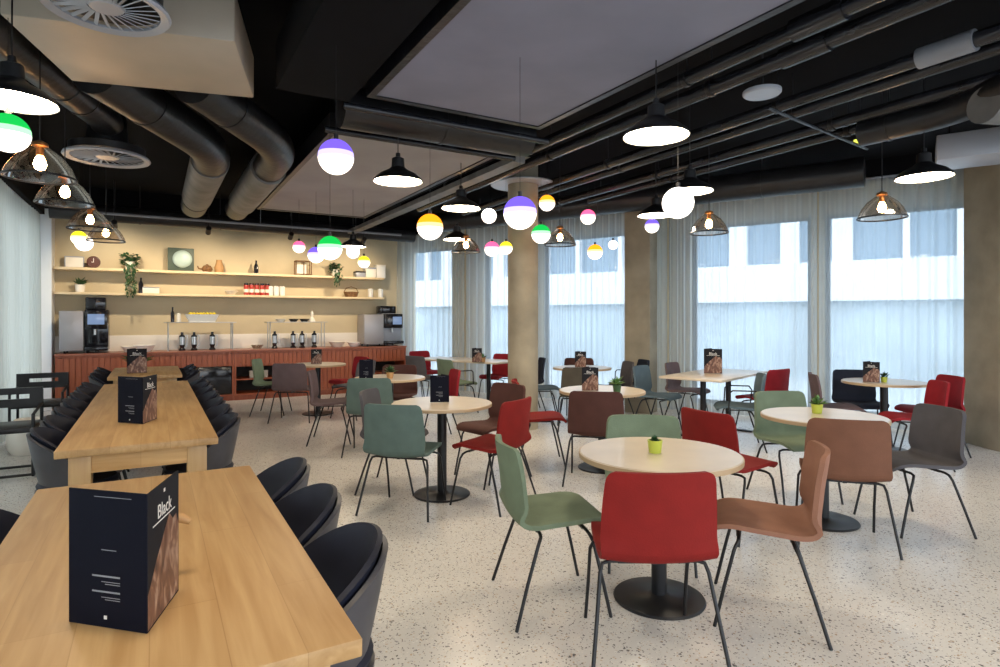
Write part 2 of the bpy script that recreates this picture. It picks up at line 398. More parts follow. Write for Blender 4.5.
# ------------------------------------------------------------------ outside
o = MB(); o.box(-60, 60, -60, 60, -.4, -.3); struct(o.build('ground', M['ground'], smooth=False))
bl = thing('building', 'pale office building with a white band, seen through the sheer curtains', 'building')
m1 = MB(); wbox(m1, -20, 26, 10, 16, -.3, 1.9); m1.build('lower_storey', M['extblue'], bl, smooth=False)
m1 = MB(); wbox(m1, -20, 26, 9.7, 16, 1.9, 3.0); m1.build('white_band', M['extwhite'], bl, smooth=False)
m1 = MB(); wbox(m1, -20, 26, 10.2, 16, 3.0, 6.2); m1.build('upper_storey', M['extglass'], bl, smooth=False)
m1 = MB()
k = -19
while k < 26:
    f_ = random.choice((.16, .22, .5)); wbox(m1, k, k+f_, 9.95, 10.3, 3.0, 6.2); k += f_+random.uniform(.7, 1.5)
m1.build('white_fins', M['extwhite'], bl, smooth=False)
m1 = MB(); wbox(m1, -20, 26, 9.6, 16, 6.2, 7.2); m1.build('roof_band', M['extwhite'], bl, smooth=False)

# ------------------------------------------------------------------ chairs
def chair_proto():
    # side profile of the one-piece shell, front lip -> seat -> back top:  (y forward, z, half width, cup)
    K = [(.240, .412, .170, 0), (.222, .436, .205, 0), (.16, .448, .220, .004), (.06, .440, .228, .008), (-.04, .430, .232, .014), (-.125, .419, .234, .022),
         (-.187, .427, .235, .03), (-.220, .470, .236, .034), (-.235, .545, .236, .037), (-.247, .65, .232, .038), (-.259, .73, .226, .038), (-.265, .772, .221, .036), (-.268, .797, .209, .034), (-.269, .809, .186, .028)]
    P = []
    def cr(a, b, c, d, t): return tuple(.5*(2*b[i]+(c[i]-a[i])*t+(2*a[i]-5*b[i]+4*c[i]-d[i])*t*t+(3*b[i]-a[i]-3*c[i]+d[i])*t**3) for i in range(4))
    for i in range(len(K)-1):
        a, d = K[max(0, i-1)], K[min(len(K)-1, i+2)]
        P += [cr(a, K[i], K[i+1], d, 0), cr(a, K[i], K[i+1], d, 1/3), cr(a, K[i], K[i+1], d, 2/3)]
    P.append(K[-1])
    def sheet(idx):
        mb = MB(); bm = mb.bm; rows = []
        nv = 15
        for (y, z, w, c) in [P[i] for i in idx]:
            # normal direction of the profile: seat cups up, back cups forward
            t = max(0, min(1, (z-.45)/.08)); r = []
            for j in range(nv):
                u = -1+2*j/(nv-1)
                k = c*u*u*1.3
                r.append(bm.verts.new((w*u, y+k*t, z+k*(1-t)*.55)))
            rows.append(r)
        for a, b in zip(rows, rows[1:]):
            for j in range(nv-1): bm.faces.new((a[j], a[j+1], b[j+1], b[j]))
        # thickness
        bmesh.ops.recalc_face_normals(bm, faces=bm.faces)
        bm.normal_update()
        geo = bmesh.ops.solidify(bm, geom=list(bm.faces), thickness=.022)
        return mb
    me_back = sheet(range(21, len(P))); me_seat = sheet(range(0, 22))
    return me_seat, me_back
sm, bk = chair_proto()
def tomesh(mb, name):
    bmesh.ops.recalc_face_normals(mb.bm, faces=mb.bm.faces)
    me = bpy.data.meshes.new(name); mb.bm.to_mesh(me); mb.bm.free()
    for p in me.polygons: p.use_smooth = True
    me.set_sharp_from_angle(angle=math.radians(60)); return me
SEAT0, BACK0 = tomesh(sm, 'seat'), tomesh(bk, 'backrest')
def legmesh(sx, sy):
    mb = MB()
    yb = .13 if sy > 0 else -.10
    fx, fy = (.235, .235) if sy > 0 else (.275, -.235)
    mb.tube([(sx*.06, yb, .404), (sx*.185, yb, .404), (sx*.214, yb+.004*sy, .396), (sx*.226, yb+.02*sy, .362), (sx*(.222+fx)/2, (yb+fy)/2+.01*sy, .19), (sx*fx, fy, .0)], .0085, 8)
    me = tomesh(mb, 'leg'); me.materials.append(M['black']); return me
LEGS = [legmesh(a, b) for a in (-1, 1) for b in (-1, 1)]
def barmesh():
    mb = MB(); mb.box(-.012, .012, -.12, .15, .396, .408); mb.box(-.15, .15, -.11, -.09, .397, .407); mb.box(-.15, .15, .12, .14, .397, .407)
    me = tomesh(mb, 'underframe'); me.materials.append(M['black']); return me
UNDER = barmesh()
def armleg():
    mb = MB()
    for s in (-1, 1):
        mb.tube([(s*.10, -.1, .42), (s*.235, -.14, .44), (s*.262, -.16, .60), (s*.262, -.13, .645), (s*.258, .10, .645), (s*.252, .13, .62), (s*.245, .14, .44), (s*.10, .13, .42)], .0085, 6)
    me = tomesh(mb, 'armrest_frame'); me.materials.append(M['black']); return me
ARM = armleg()
shellcache = {}
def shell(c):
    if c not in shellcache:
        a, b = SEAT0.copy(), BACK0.copy(); a.materials.append(FAB[c]); b.materials.append(FAB[c]); shellcache[c] = (a, b)
    return shellcache[c]
def chair(c, x, y, f, label, group, arms=False):
    rz = math.atan2(f[1], f[0])-PI/2
    t = thing('dining_chair', label, 'chair', (x, y, 0), rz, group)
    a, b = shell(c)
    for nm, me in (('seat', a), ('backrest', b)) + tuple(('leg', l) for l in LEGS) + (('underframe', UNDER),) + ((('armrest_frame', ARM),) if arms else ()):
        o = bpy.data.objects.new(nm, me); COL.objects.link(o); o.parent = t
    return t
G = 'dining chairs around the '
g1, g2, g3, g4 = G+'nearest round table', G+'left middle round table', G+'right round table', G+'round table by the column'
chair('red', 1.86, 1.94, (.5, .87), 'red upholstered chair nearest the camera, its back turned to the viewer', g1)
chair('sage', 1.73, 2.50, (.95, -.31), 'sage green chair seen side on at the left of the nearest round table', g1)
chair('rust', 2.57, 1.87, (-.64, .77), 'rosy brown chair seen side on at the right of the nearest round table', g1)
chair('sage', 2.52, 2.63, (-.6, -.8), 'sage green chair whose rounded back rises behind the nearest round table', g1)
chair('red', 3.38, 2.75, (1, -.02), 'red chair between the two front round tables, seat pointing right', g3)
chair('sage', 4.42, 2.96, (-.4, -.92), 'green chair behind the right round table, facing the camera', g3)
chair('brown', 3.80, 2.23, (.76, .65), 'chestnut brown chair with its back to the camera at the right round table', g3)
chair('grey', 4.49, 2.16, (-.89, .45), 'slate grey chair at the far right of the right round table', g3)
chair('teal', 1.62, 4.22, (.70, .71), 'grey green chair in front of the left middle round table', g2)
chair('grey', 1.75, 4.82, (.80, -.60), 'dark grey chair half hidden behind a grey green chair', g2)
chair('red', 2.27, 4.04, (-.48, .88), 'red chair at the right front of the left middle round table', g2)
chair('maroon', 2.64, 4.73, (-.97, -.22), 'dark maroon chair behind the red one at the left middle round table', g2)
chair('red', 3.28, 4.92, (.88, -.48), 'red chair seen side on just right of the round column', g4)
chair('maroon', 3.34, 4.10, (.66, .75), 'dark brown chair, back to the camera, in front of the plant and brown menu', g4)
g5, g6 = G+'window table on the right', G+'long table beside the window wall'
chair('navy', 7.00, 3.88, (-.65, -.76), 'black chair behind the window table on the right', g5)
chair('mauve', 6.45, 3.84, (.66, -.75), 'grey mauve chair seen edge on at the left of the right window table', g5)
chair('crimson', 6.42, 3.05, (-.70, .70), 'front one of the two crimson chairs at the right window table', g5)
chair('crimson', 7.14, 3.24, (-.82, .57), 'rear one of the two crimson chairs, closest to the right pillar', g5)
chair('blue', 5.47, 5.54, (.36, -.93), 'blue grey chair at the left end of the long window table', g6)
chair('blue', 5.60, 4.41, (-.70, .70), 'grey blue armchair at the near side of the long window table', g6, True)
chair('crimson', 6.47, 4.76, (-.05, 1), 'crimson chair at the near side of the long window table, against the curtain', g6)
chair('mauve', 6.22, 5.74, (.36, -.93), 'mauve grey chair across the long window table, behind the menu', g6)
g7, g8, g9, g10 = G+'small far table right of the column', G+'long table left of the column', G+'table with the small potted plant in the middle', G+'table near the counter'
chair('blue', 4.66, 6.92, (.87, -.50), 'blue grey chair seen side on directly right of the round column', g7)
chair('grey', 5.55, 6.45, (-.92, .38), 'dark grey chair facing left at the small far table', g7)
chair('navy', 6.0, 6.62, (-.92, .38), 'black chair behind the dark grey one near the square pillar', g7, True)
chair('olive', 4.70, 6.15, (.5, .86), 'olive brown chair in front of the small far table', g7)
chair('maroon', 5.52, 7.15, (-.5, -.86), 'dark brown chair on the window side of the small far table', g7)
chair('sage', 3.95, 8.15, (.92, .1), 'pale sage armchair at the left end of the table left of the column', g8, True)
chair('crimson', 4.98, 8.72, (-.9, -.43), 'red chair seen beneath the top of the table left of the column', g8)
chair('grey', 3.85, 9.15, (.92, .35), 'grey chair at the left of the far window table', g8)
chair('crimson', 4.30, 10.15, (.2, -.98), 'crimson chair behind the grey one near the far corner window', g8)
chair('navy', 4.95, 7.72, (-.9, .4), 'dark chair half hidden by the round column on its left', g8)
chair('teal', 2.00, 6.15, (.45, .89), 'grey green chair in front of the table with the small potted plant', g9)
chair('mauve', 1.78, 6.98, (.92, -.35), 'mauve chair seen side on, left of the potted plant table', g9)
chair('crimson', 2.86, 6.42, (-.95, .2), 'crimson chair right of the potted plant table, behind the black menu', g9)
chair('maroon', 2.66, 7.22, (-.5, -.86), 'dark maroon chair on the counter side of the potted plant table', g9)
chair('crimson', 2.62, 9.20, (-.9, -.2), 'bright red chair right of the table near the counter', g10)
chair('grey', 2.50, 8.52, (-.62, .78), 'dark grey chair right of the table near the counter, before the red one', g10)
chair('sage', 1.52, 9.42, (.9, -.4), 'pale sage chair nearest the open counter shelves', g10)
chair('mauve', 1.68, 8.62, (.45, .89), 'plum grey chair with its back to the camera at the table near the counter', g10)

# ------------------------------------------------------------------ round tables
def round_table(x, y, label, group, r=.40, proto=[None]):
    if proto[0] is None:
        t = thing('round_table', label, 'table', (x, y, 0), 0, group)
        MB().lathe([(0, .712), (r-.01, .712), (r, .722), (r, .733), (r-.006, .740), (0, .740)], 64).build('tabletop', M['laminate'], t, ang=30)
        MB().lathe([(r-.004, .713), (r+.002, .713), (r+.003, .725), (r+.002, .735), (r-.004, .735)], 64).build('edge_band', M['laminrim'], t)
        MB().lathe([(0, .01), (.038, .01), (.038, .69), (.13, .70), (.13, .712), (0, .712)], 24).build('pedestal', M['black'], t)
        MB().lathe([(0, 0), (.225, 0), (.228, .006), (.222, .014), (.06, .018), (.045, .03), (0, .03)], 48).build('base_plate', M['black'], t)
        proto[0] = t; return t
    return dup(proto[0], (x, y, 0), 0, label, group)
gr = 'round pedestal tables'
T = {}
def rt(k, px, Z, label, sc=1):
    x, y = at(px, Z); t = round_table(x, y, label, gr); t.location = (x, y, 0); T[k] = (x, y)
    return t
rt('1', 659, 3.04, 'round beige table nearest the camera with a lime pot on it')
rt('2', 442, 4.83, 'round table in the middle left with a plain black menu')
rt('3', 823, 4.20, 'round table on the right with a lime potted plant')
rt('4', 602, 5.68, 'round table holding the brown menu and a green plant')
rt('5', 884, 6.45, 'round table close to the right window, with menu and small black pots')
rt('8', 582, 8.3, 'small round table in front of the far window right of the column')
rt('9', 390, 6.9, 'round table with a small terracotta potted plant and an upright black menu')
rt('10', 318, 8.9, 'round table nearest the wooden counter')
def rect_table(cx, cy, ax, L, Wd, label):
    rz = math.atan2(ax[1], ax[0])
    t = thing('rectangular_table', label, 'table', (cx, cy, 0), rz, 'rectangular pedestal tables')
    MB().box(-L/2, L/2, -Wd/2, Wd/2, .712, .740, bev=.006).build('tabletop', M['laminate'], t)
    for s in (-1, 1):
        MB().lathe([(0, .01), (.033, .01), (.033, .70), (.10, .705), (.10, .712), (0, .712)], 20, (s*(L/2-.38), 0)).build('pedestal', M['black'], t)
        MB().box(s*(L/2-.38)-.035, s*(L/2-.38)+.035, -.3, .3, 0, .02, bev=.005).build('base_plate', M['black'], t)
    return t
rect_table(5.98, 5.05, (.95, .32), 1.55, .75, 'rectangular table running to the window wall with a menu on it'); T['6'] = (5.98, 5.05)
rect_table(4.45, 8.85, (.43, -.9), 1.7, .7, 'rectangular table left of the round column, along the far window'); T['7'] = (4.45, 8.85)

# ------------------------------------------------------------------ communal oak tables
def communal(x0, x1, y0, y1, label):
    cx, cy = (x0+x1)/2, (y0+y1)/2; w, l = (x1-x0)/2, (y1-y0)/2
    t = thing('communal_table', label, 'table', (cx, cy, 0), 0, 'oak communal tables')
    MB().box(-w, w, -l, l, .70, .74, bev=.004).build('tabletop', M['oak'], t)
    MB().box(-w+.06, w-.06, -l+.06, -l+.09, .60, .70).build('apron', M['oakX'], t)
    MB().box(-w+.06, w-.06, l-.09, l-.06, .60, .70).build('apron', M['oakX'], t)
    for s in (-1, 1): MB().box(s*(w-.075)-.013, s*(w-.075)+.013, -l+.09, l-.09, .61, .70).build('side_rail', M['oak'], t)
    for a in (-1, 1):
        for b in (-1, 1): MB().box(a*(w-.105)-.05, a*(w-.105)+.05, b*(l-.10)-.05, b*(l-.10)+.05, 0, .70, bev=.004).build('leg', M['oakZ'], t)
    return t
communal(-.40, .385, 1.25, 2.98, 'oak communal table in the foreground with a large open menu')
communal(-.44, .32, 3.77, 7.35, 'long oak communal table in the middle of the row')
communal(-.46, .30, 8.2, 9.7, 'farthest oak communal table, in front of the counter')

# ------------------------------------------------------------------ tub chairs
def tub_proto():
    t = thing('tub_chair', '', 'chair')
    # inner pad and outer shell of the wrap-round back; opening faces +y
    def top(a):    # a: angle from the rear, -1..1
            return .775-.23*abs(a)**2.0
    def wrap(r0, r1, z0, dz=0):
        mb = MB()
        def fn(u, v):
            a = (u*2-1); th = -PI/2 + a*math.radians(112)
            z = z0+(top(a)+dz-z0)*v
            r = r0+(r1-r0)*v**.8
            return Vector((r*math.cos(th)*1.03, r*math.sin(th), z))
        mb.grid(fn, 33, 9)
        bmesh.ops.recalc_face_normals(mb.bm, faces=mb.bm.faces); mb.bm.normal_update()
        bmesh.ops.solidify(mb.bm, geom=list(mb.bm.faces), thickness=.016)
        return mb
    wrap(.11, .234, .43).build('back_pad', M['navyf'], t, ang=60)
    wrap(.165, .250, .36, -.028).build('outer_shell', M['navyo'], t, ang=60)
    MB().lathe([(0, .40), (.17, .40), (.20, .415), (.208, .44), (.195, .462), (.12, .47), (0, .472)], 32).build('seat', M['navyf'], t)
    MB().lathe([(0, .355), (.16, .355), (.21, .375), (.212, .41), (0, .41)], 32).build('seat_pan', M['navyo'], t)
    for a in (-1, 1):
        for b in (-1, 1):
            MB().tube([(a*.11, b*.11, .36), (a*.19, b*.19, 0)], [.013, .009], 8).build('leg', M['black'], t)
    return t
tub = tub_proto(); first = [True]
ORD = ['nearest', 'second', 'third', 'fourth', 'fifth', 'sixth', 'farthest']
def place_tub(x, y, side, label, grp):
    rz = (PI/2 if side > 0 else -PI/2) + random.uniform(-.08, .08)
    if first[0]:
        first[0] = False; tub.location = (x, y, 0); tub.rotation_euler = (0, 0, rz); tub['label'] = label; tub['group'] = grp; return
    dup(tub, (x, y, 0), rz, label, grp)
for i, y in enumerate((1.80, 2.31, 2.83)):
    place_tub(.37, y, 1, ['navy tub chair at the bottom of the picture, right of the foreground oak table', 'middle one of the three navy tub chairs right of the foreground oak table', 'farthest of the three navy tub chairs right of the foreground oak table'][i], 'tub chairs right of the foreground table')
place_tub(-.40, 2.66, -1, 'dark tub chair cut off by the left frame edge, beside the foreground oak table', 'tub chairs left of the foreground table')
for i in range(7):
    y = 4.40+i*.48
    place_tub(.26, y, 1, '%s navy tub chair on the right side of the middle oak table' % ORD[i], 'tub chairs right of the middle oak table')
    place_tub(-.39, y, -1, '%s navy tub chair on the left side of the middle oak table' % ORD[i], 'tub chairs left of the middle oak table')
for i in range(3):
    y = 8.45+i*.5; w = ['nearest', 'middle', 'farthest'][i]
    place_tub(.26, y, 1, '%s tub chair on the right side of the farthest oak table' % w, 'tub chairs right of the farthest oak table')
    place_tub(-.41, y, -1, '%s tub chair on the left side of the farthest oak table' % w, 'tub chairs left of the farthest oak table')
# black low chairs with sled bases by the left curtain
def sled_chair(x, y, label):
    t = thing('sled_chair', label, 'chair', (x, y, 0), math.radians(180), 'black sled chairs by the left curtain')
    b = MB(); b.box(-.25, .25, -.25, -.215, .70, .76); b.box(-.25, .25, -.25, -.215, .58, .655); b.box(-.25, -.15, -.25, -.215, .655, .70); b.box(.13, .25, -.25, -.215, .655, .70)
    b.build('backrest', M['black'], t, smooth=False)
    MB().box(-.24, .24, -.23, .24, .40, .45, bev=.01).build('seat', M['black'], t)
    for s in (-1, 1):
        MB().tube([(s*.24, -.235, .74), (s*.24, -.235, .02), (s*.24, .235, .02), (s*.24, .235, .56), (s*.24, -.22, .60)], .014, 8).build('sled_frame', M['black'], t)
    MB().tube([(-.24, .2, .02), (.24, .2, .02)], .012, 8).build('stretcher', M['black'], t)
    MB().tube([(-.24, -.2, .02), (.24, -.2, .02)], .012, 8).build('stretcher', M['black'], t)
    return t
sled_chair(-1.17, 6.95, 'black sled-base chair beside the left curtain, nearer one at the frame edge')
sled_chair(-1.15, 8.75, 'black sled-base chair beside the left curtain, farther one near the counter')
bg = MB().lathe([(0, 0), (.15, 0), (.19, .06), (.2, .18), (.17, .3), (.13, .36), (.12, .34), (0, .3)], 24, (-1.13, 7.95))
tag(bg.build('floor_basket', M['cream']), 'cream rounded basket on the floor between the black sled chairs', 'basket')

# ------------------------------------------------------------------ menus
cu = bpy.data.curves.new('title', 'FONT'); cu.body = 'Black'; cu.size = .045; cu.extrude = .0003; cu.align_x = 'CENTER'
_t = bpy.data.objects.new('title', cu); COL.objects.link(_t); bpy.context.view_layer.update()
TITLE = bpy.data.meshes.new_from_object(_t.evaluated_get(bpy.context.evaluated_depsgraph_get())); TITLE.materials.clear(); TITLE.materials.append(M['print'])
bpy.data.objects.remove(_t); bpy.data.curves.remove(cu)
def menu(x, y, rz, z, label, sc=1, photo=True):
    t = thing('menu_card', label, 'menu', (x, y, z), rz, 'standing folded menus')
    t.scale = (sc, sc, sc)
    W, H, A = .21, .30, math.radians(32)
    for side in (1, -1):      # 1: left panel (back cover)   -1: right panel (front cover)
        R = Matrix.Rotation(PI/2 + side*A, 4, 'Z')
        pm = MB().box(0, W, -.0012, .0012, 0, H, M=R)
        pan = pm.build('back_cover' if side > 0 else 'front_cover', M['paper'] if side > 0 else M['paperg'], t, smooth=False)
        off = .0016*side          # outward side
        if side > 0:
            rows = [(.17, .06, .10, .0009), (.112, .05, .125, .0018), (.100, .05, .10, .0007), (.095, .05, .09, .0007), (.078, .05, .125, .0018), (.066, .05, .10, .0007), (.061, .05, .09, .0007), (.286, .02, .12, .0006)]
            for (zz, a, b, hh) in rows:
                MB().box(a+.02, b+.02, off-.0002, off+.0002, zz-hh, zz+hh, M=R).build('printed_line', M['dimprint'], pan, smooth=False)
            MB().box(.105, .113, off-.0002, off+.0002, .018, .026, M=R).build('printed_mark', M['print'], pan, smooth=False)
        elif photo:
            # food picture: irregular blob rising from the bottom edge
            mb = MB(); bm = mb.bm
            pts = [(.0, .004), (W-.003, .004), (W-.003, .17), (.19, .20), (.165, .195), (.14, .215), (.11, .19), (.085, .165), (.05, .135), (.02, .10), (0, .08)]
            vs = [bm.verts.new(R @ Vector((a, off, b))) for a, b in pts]; bm.faces.new(vs)
            mb.build('food_photo', M['photo'], pan, smooth=False, fixn=False)
            o = bpy.data.objects.new('title', TITLE); COL.objects.link(o); o.parent = pan
            ax = R @ Vector((1, 0, 0)); up = Vector((0, 0, 1)); nn = ax.cross(up)
            Mx = Matrix(((ax.x, up.x, nn.x, 0), (ax.y, up.y, nn.y, 0), (ax.z, up.z, nn.z, 0), (0, 0, 0, 1)))
            o.matrix_local = Matrix.Translation(R @ Vector((W*.5, -.0022, .226))) @ Mx
            MB().box(.03, .18, off-.0002, off+.0002, .216, .219, M=R).build('title_rule', M['print'], pan, smooth=False); MB().box(.10, .11, off-.0002, off+.0002, .276, .284, M=R).build('printed_mark', M['print'], pan, smooth=False)
    return t
TZ = .741
menu(-.012, 1.498, math.radians(14), TZ, 'large dark folded menu standing on the foreground oak table')
menu(-.06, 4.47, math.radians(10), TZ, 'dark folded menu standing on the middle oak table')
def menu_at(px, Z, side, label, sc=.72):
    x, y = at(px, Z); L = los(px)
    rz = math.radians(L+180+32) if side == 'front' else math.radians(L+180-212)
    menu(x, y, rz, TZ, label, sc)
menu_at(127, 7.35, 'front', 'menu on the near end of the farthest oak table', 1)
menu_at(449, 4.85, 'back', 'plain black menu on the left middle round table')
menu_at(582, 5.62, 'front', 'menu with the orange brown food picture beside a green plant')
menu_at(704, 7.4, 'front', 'menu on the rectangular table by the window wall', 1)
menu_at(863, 6.38, 'front', 'menu on the round table near the right window')
menu_at(472, 9.2, 'front', 'menu on the rectangular table left of the column')
menu_at(575, 8.3, 'front', 'menu on the small far table right of the column')
menu_at(373, 6.7, 'back', 'black menu beside the terracotta potted plant')
menu_at(311, 8.85, 'front', 'menu on the round table nearest the counter')

# ------------------------------------------------------------------ potted plants and small table things
def pot_plant(x, y, z, label, pm, lm, s=1, h=.055, dense=26, tall=.05):
    t = thing('potted_plant', label, 'plant', (x, y, z), 0, 'small potted plants on tables')
    MB().lathe([(0, 0), (.026*s, 0), (.033*s, h*s), (.029*s, h*s), (.027*s, h*s*.85), (0, h*s*.85)], 20).build('pot', pm, t)
    mb = MB()
    for k in range(dense):
        a = random.uniform(0, 2*PI); e = random.uniform(.3, 1.4)
        d = Vector((math.cos(a)*math.cos(e), math.sin(a)*math.cos(e), math.sin(e)))
        mb.leaf(Vector((0, 0, h*s*.85))+d*random.uniform(0, .5)*tall*s, d, tall*s*random.uniform(.5, 1), .011*s)
    mb.build('foliage', lm, t, fixn=False)
    return t
x, y = at(655, 3.03); pot_plant(x, y, TZ, 'small lime green pot with a succulent on the nearest round table', M['lime'], M['dgreen'], 1.15, tall=.025)
x, y = at(817, 4.28); pot_plant(x, y, TZ, 'lime green potted plant on the right round table', M['lime'], M['green'], 1.2, tall=.055, dense=36)
x, y = at(617, 5.5); pot_plant(x, y, TZ, 'dark green grassy plant on the table with the brown menu', M['dgreen'], M['green'], 1.2, tall=.07, dense=40)
x, y = at(390, 6.75); pot_plant(x, y, TZ, 'green plant in a terracotta pot on a table in the middle left', M['tan'], M['dgreen'], 1.25, tall=.07, dense=36)
x, y = at(884, 6.35); pot_plant(x, y, TZ, 'tiny leafy plant beside the menu on the right window table', M['lime'], M['dgreen'], 1.0, tall=.06, dense=24)
x, y = at(138, 7.6); pot_plant(x, y, TZ, 'green plant beside the menu on the farthest oak table', M['tan'], M['green'], 2.0, tall=.08, dense=50)
x, y = at(483, 9.25); pot_plant(x, y, TZ, 'plant beside the menu on the rectangular table left of the column', M['tan'], M['green'], 1.3, tall=.06)
# wooden pepper mill lying behind the near menu
pm = thing('pepper_mill', 'brown wooden handle sticking out from behind the foreground menu', 'utensil', (.035, 1.80, TZ+.02), math.radians(-8))
MB().tube([(-.06, 0, .13), (0, 0, .135), (.03, 0, .13), (.05, 0, .118)], [.012, .014, .013, .008], 12).build('handle', M['tan'], pm)
MB().lathe([(0, -.02), (.035, -.02), (.04, .02), (.02, .1), (.022, .14), (0, .15)], 20, (-.06, 0)).build('body', M['amber'], pm)

# ------------------------------------------------------------------ counter
YF = 11.2
tag(MB().box(-1.30, 4.33, YF-.02, 11.78, .84, .87, bev=.004).build('worktop', M['cherrytop']), 'long reddish wood worktop carrying the coffee machines', 'worktop')
def cabinet(x0, x1, kind, label):
    t = thing('counter_cabinet', label, 'cabinet', ((x0+x1)/2, 11.5, 0), 0, 'red wood cabinets under the counter')
    w = (x1-x0)/2-.002; f = YF-11.5; b = 11.77-11.5
    mb = MB(); mb.box(-w, w, f+.05, b, 0, .08); mb.build('plinth', M['cherry'], t, smooth=False)
    mb = MB(); mb.box(-w, -w+.03, f, b, .08, .84); mb.box(w-.03, w, f, b, .08, .84); mb.box(-w+.03, w-.03, b-.02, b, .08, .84); mb.box(-w+.03, w-.03, f, b-.02, .08, .11); mb.box(-w+.03, w-.03, f, b-.02, .81, .84)
    mb.build('carcass', M['cherry'], t, smooth=False)
    def front(z0, z1):
        mb = MB(); n = max(3, int((2*w-.06)/.075)); st = (2*w-.06)/n
        for k in range(n): mb.box(-w+.03+k*st, -w+.03+(k+1)*st-.007, f-.004, f+.012, z0, z1)
        mb.build('slatted_front', M['cherry'], t, smooth=False)
    if kind == 'closed':
        front(.115, .805)
    elif kind == 'open':
        front(.60, .805)
        MB().box(-w+.03, w-.03, f+.01, b-.02, .345, .365).build('shelf', M['cherry'], t, smooth=False)
        MB().box(-w+.03, w-.03, b-.03, b-.021, .11, .6).build('shade_sheet', M['dark'], t, smooth=False)  # dark sheet before the cherry back, shade of the opening put into its colour
        MB().box(-w+.03, w-.03, f+.01, b-.02, .58, .60).build('shelf', M['cherry'], t, smooth=False)
    elif kind == 'fridge':
        front(.60, .805)
        MB().box(-w+.03, w-.03, f+.03, f+.06, .12, .59, bev=.004).build('door', M['gloss'], t)
    return t
cabinet(-1.29, -.1, 'closed', 'closed cherry wood cabinet under the left coffee machine')
cabinet(-.1, 1.2, 'fridge', 'cherry wood cabinet with a black recessed door behind the oak tables')
cabinet(1.2, 2.35, 'open', 'cherry wood cabinet with open shelves near the pale sage chair')
cabinet(2.35, 3.45, 'closed', 'closed cherry wood cabinet behind the red chair at the counter')
cabinet(3.45, 4.32, 'open', 'cherry wood cabinet with open shelves under the right coffee machine')
x0 = 1.5
for i in range(3):
    tag(MB().lathe([(0, 0), (.035, 0), (.04, .12), (.032, .12), (.03, .02), (0, .02)], 16, (x0+i*.12, 11.4), .366).build('cup', M['cream']),
        ['leftmost', 'middle', 'rightmost'][i]+' cream cup on the open counter shelf', 'cup', 'cups on the open counter shelf')
# wall shelves
for z, lb in ((2.20, 'upper pale wooden wall shelf across the back wall'), (1.81, 'lower pale wooden wall shelf across the back wall')):
    s = tag(MB().box(-1.34, 3.98, 11.50, 11.799, z-.02, z+.02, bev=.003).build('wall_shelf', M['shelf']), lb, 'shelf', 'wall shelves')
ZU, ZL = 2.2205, 1.8305
def bx(px): # x on the back wall line y=11.65
    r = ray(px); return r[0]/r[1]*11.65
def simple(name, mb, m, label, cat, group=None, **k): return tag(mb.build(name, m, **k), label, cat, group)
# trailing plants
def trailing(px, z, drop, label, n=110, w=.13):
    x = bx(px); t = thing('trailing_plant', label, 'plant', (x, 11.65, z))
    MB().lathe([(0, 0), (.06, 0), (.08, .13), (.07, .13), (.06, .11), (0, .11)], 20).build('pot', M['cream'], t)
    mb = MB()
    for k in range(n):
        a = random.uniform(0, 2*PI); d = Vector((math.cos(a), math.sin(a)*.5, random.uniform(-.2, 1)))
        p = Vector((random.uniform(-w, w), random.uniform(-.09, .05), random.uniform(.06, .24)))
        mb.leaf(p, d, .07, .024)
    for v in range(7):
        vx = random.uniform(-w*.4, w*.7); L = drop*random.uniform(.55, 1)
        for q in range(int(L/.022)):
            mb.leaf(Vector((vx+random.uniform(-.03, .03), -.185+random.uniform(-.02, .02), .08-q*.022)), Vector((random.uniform(-1, 1), -.3, -.7)), .06, .02)
    mb.build('foliage', M['dgreen'], t, fixn=False)
trailing(130, ZU, .55, 'trailing green plant at the left of the upper shelf', 130, .11)
trailing(335, ZU, .32, 'trailing green plant at the right of the upper shelf', 110, .10)
# round decor on green box
t = thing('framed_globe', 'dark green square frame with a pale round disc on the upper shelf', 'decoration', (bx(181), 11.66, ZU))
MB().box(-.20, .20, -.01, .07, 0, .40, bev=.01).build('frame', mat('bottle_green', (.06, .09, .07), .5), t)
MB().lathe([(0, 0), (.15, 0), (.14, .02), (.10, .04), (0, .05)], 32).build('disc', mat('pale_aqua', (.45, .58, .55), .4), t)
for ch in t.children:
    if ch.name.startswith('disc'): ch.rotation_euler = (PI/2, 0, 0); ch.location = (.02, -.03, .21)
# clock
t = thing('clock', 'small dark round clock on the left of the upper shelf', 'clock', (bx(94), 11.6, ZU))
r_ = MB().lathe([(0, 0), (.09, 0), (.095, .03), (.08, .035), (.078, .025), (0, .025)], 28).build('case', M['maroonlac'] if 'maroonlac' in M else mat('dark_lacquer', (.09, .03, .02), .3), t)
r_.rotation_euler = (PI/2, 0, 0); r_.location = (0, 0, .095)
MB().box(-.004, .004, -.032, -.03, .09, .155).build('hand', M['print'], t, smooth=False); MB().box(-.03, .004, -.032, -.03, .09, .098).build('hand', M['print'], t, smooth=False)
# picture frame far left
t = thing('picture_frame', 'small light picture frame at the left end of the upper shelf', 'frame', (bx(74), 11.7, ZU))
mb = MB(); mb.box(-.13, .13, -.01, .01, 0, .015); mb.box(-.13, .13, -.01, .01, .17, .185); mb.box(-.13, -.115, -.01, .01, .015, .17); mb.box(.115, .13, -.01, .01, .015, .17); mb.build('frame', M['steelgrey'], t, smooth=False)
MB().box(-.115, .115, 0, .004, .015, .17).build('picture', M['cream'], t, smooth=False)
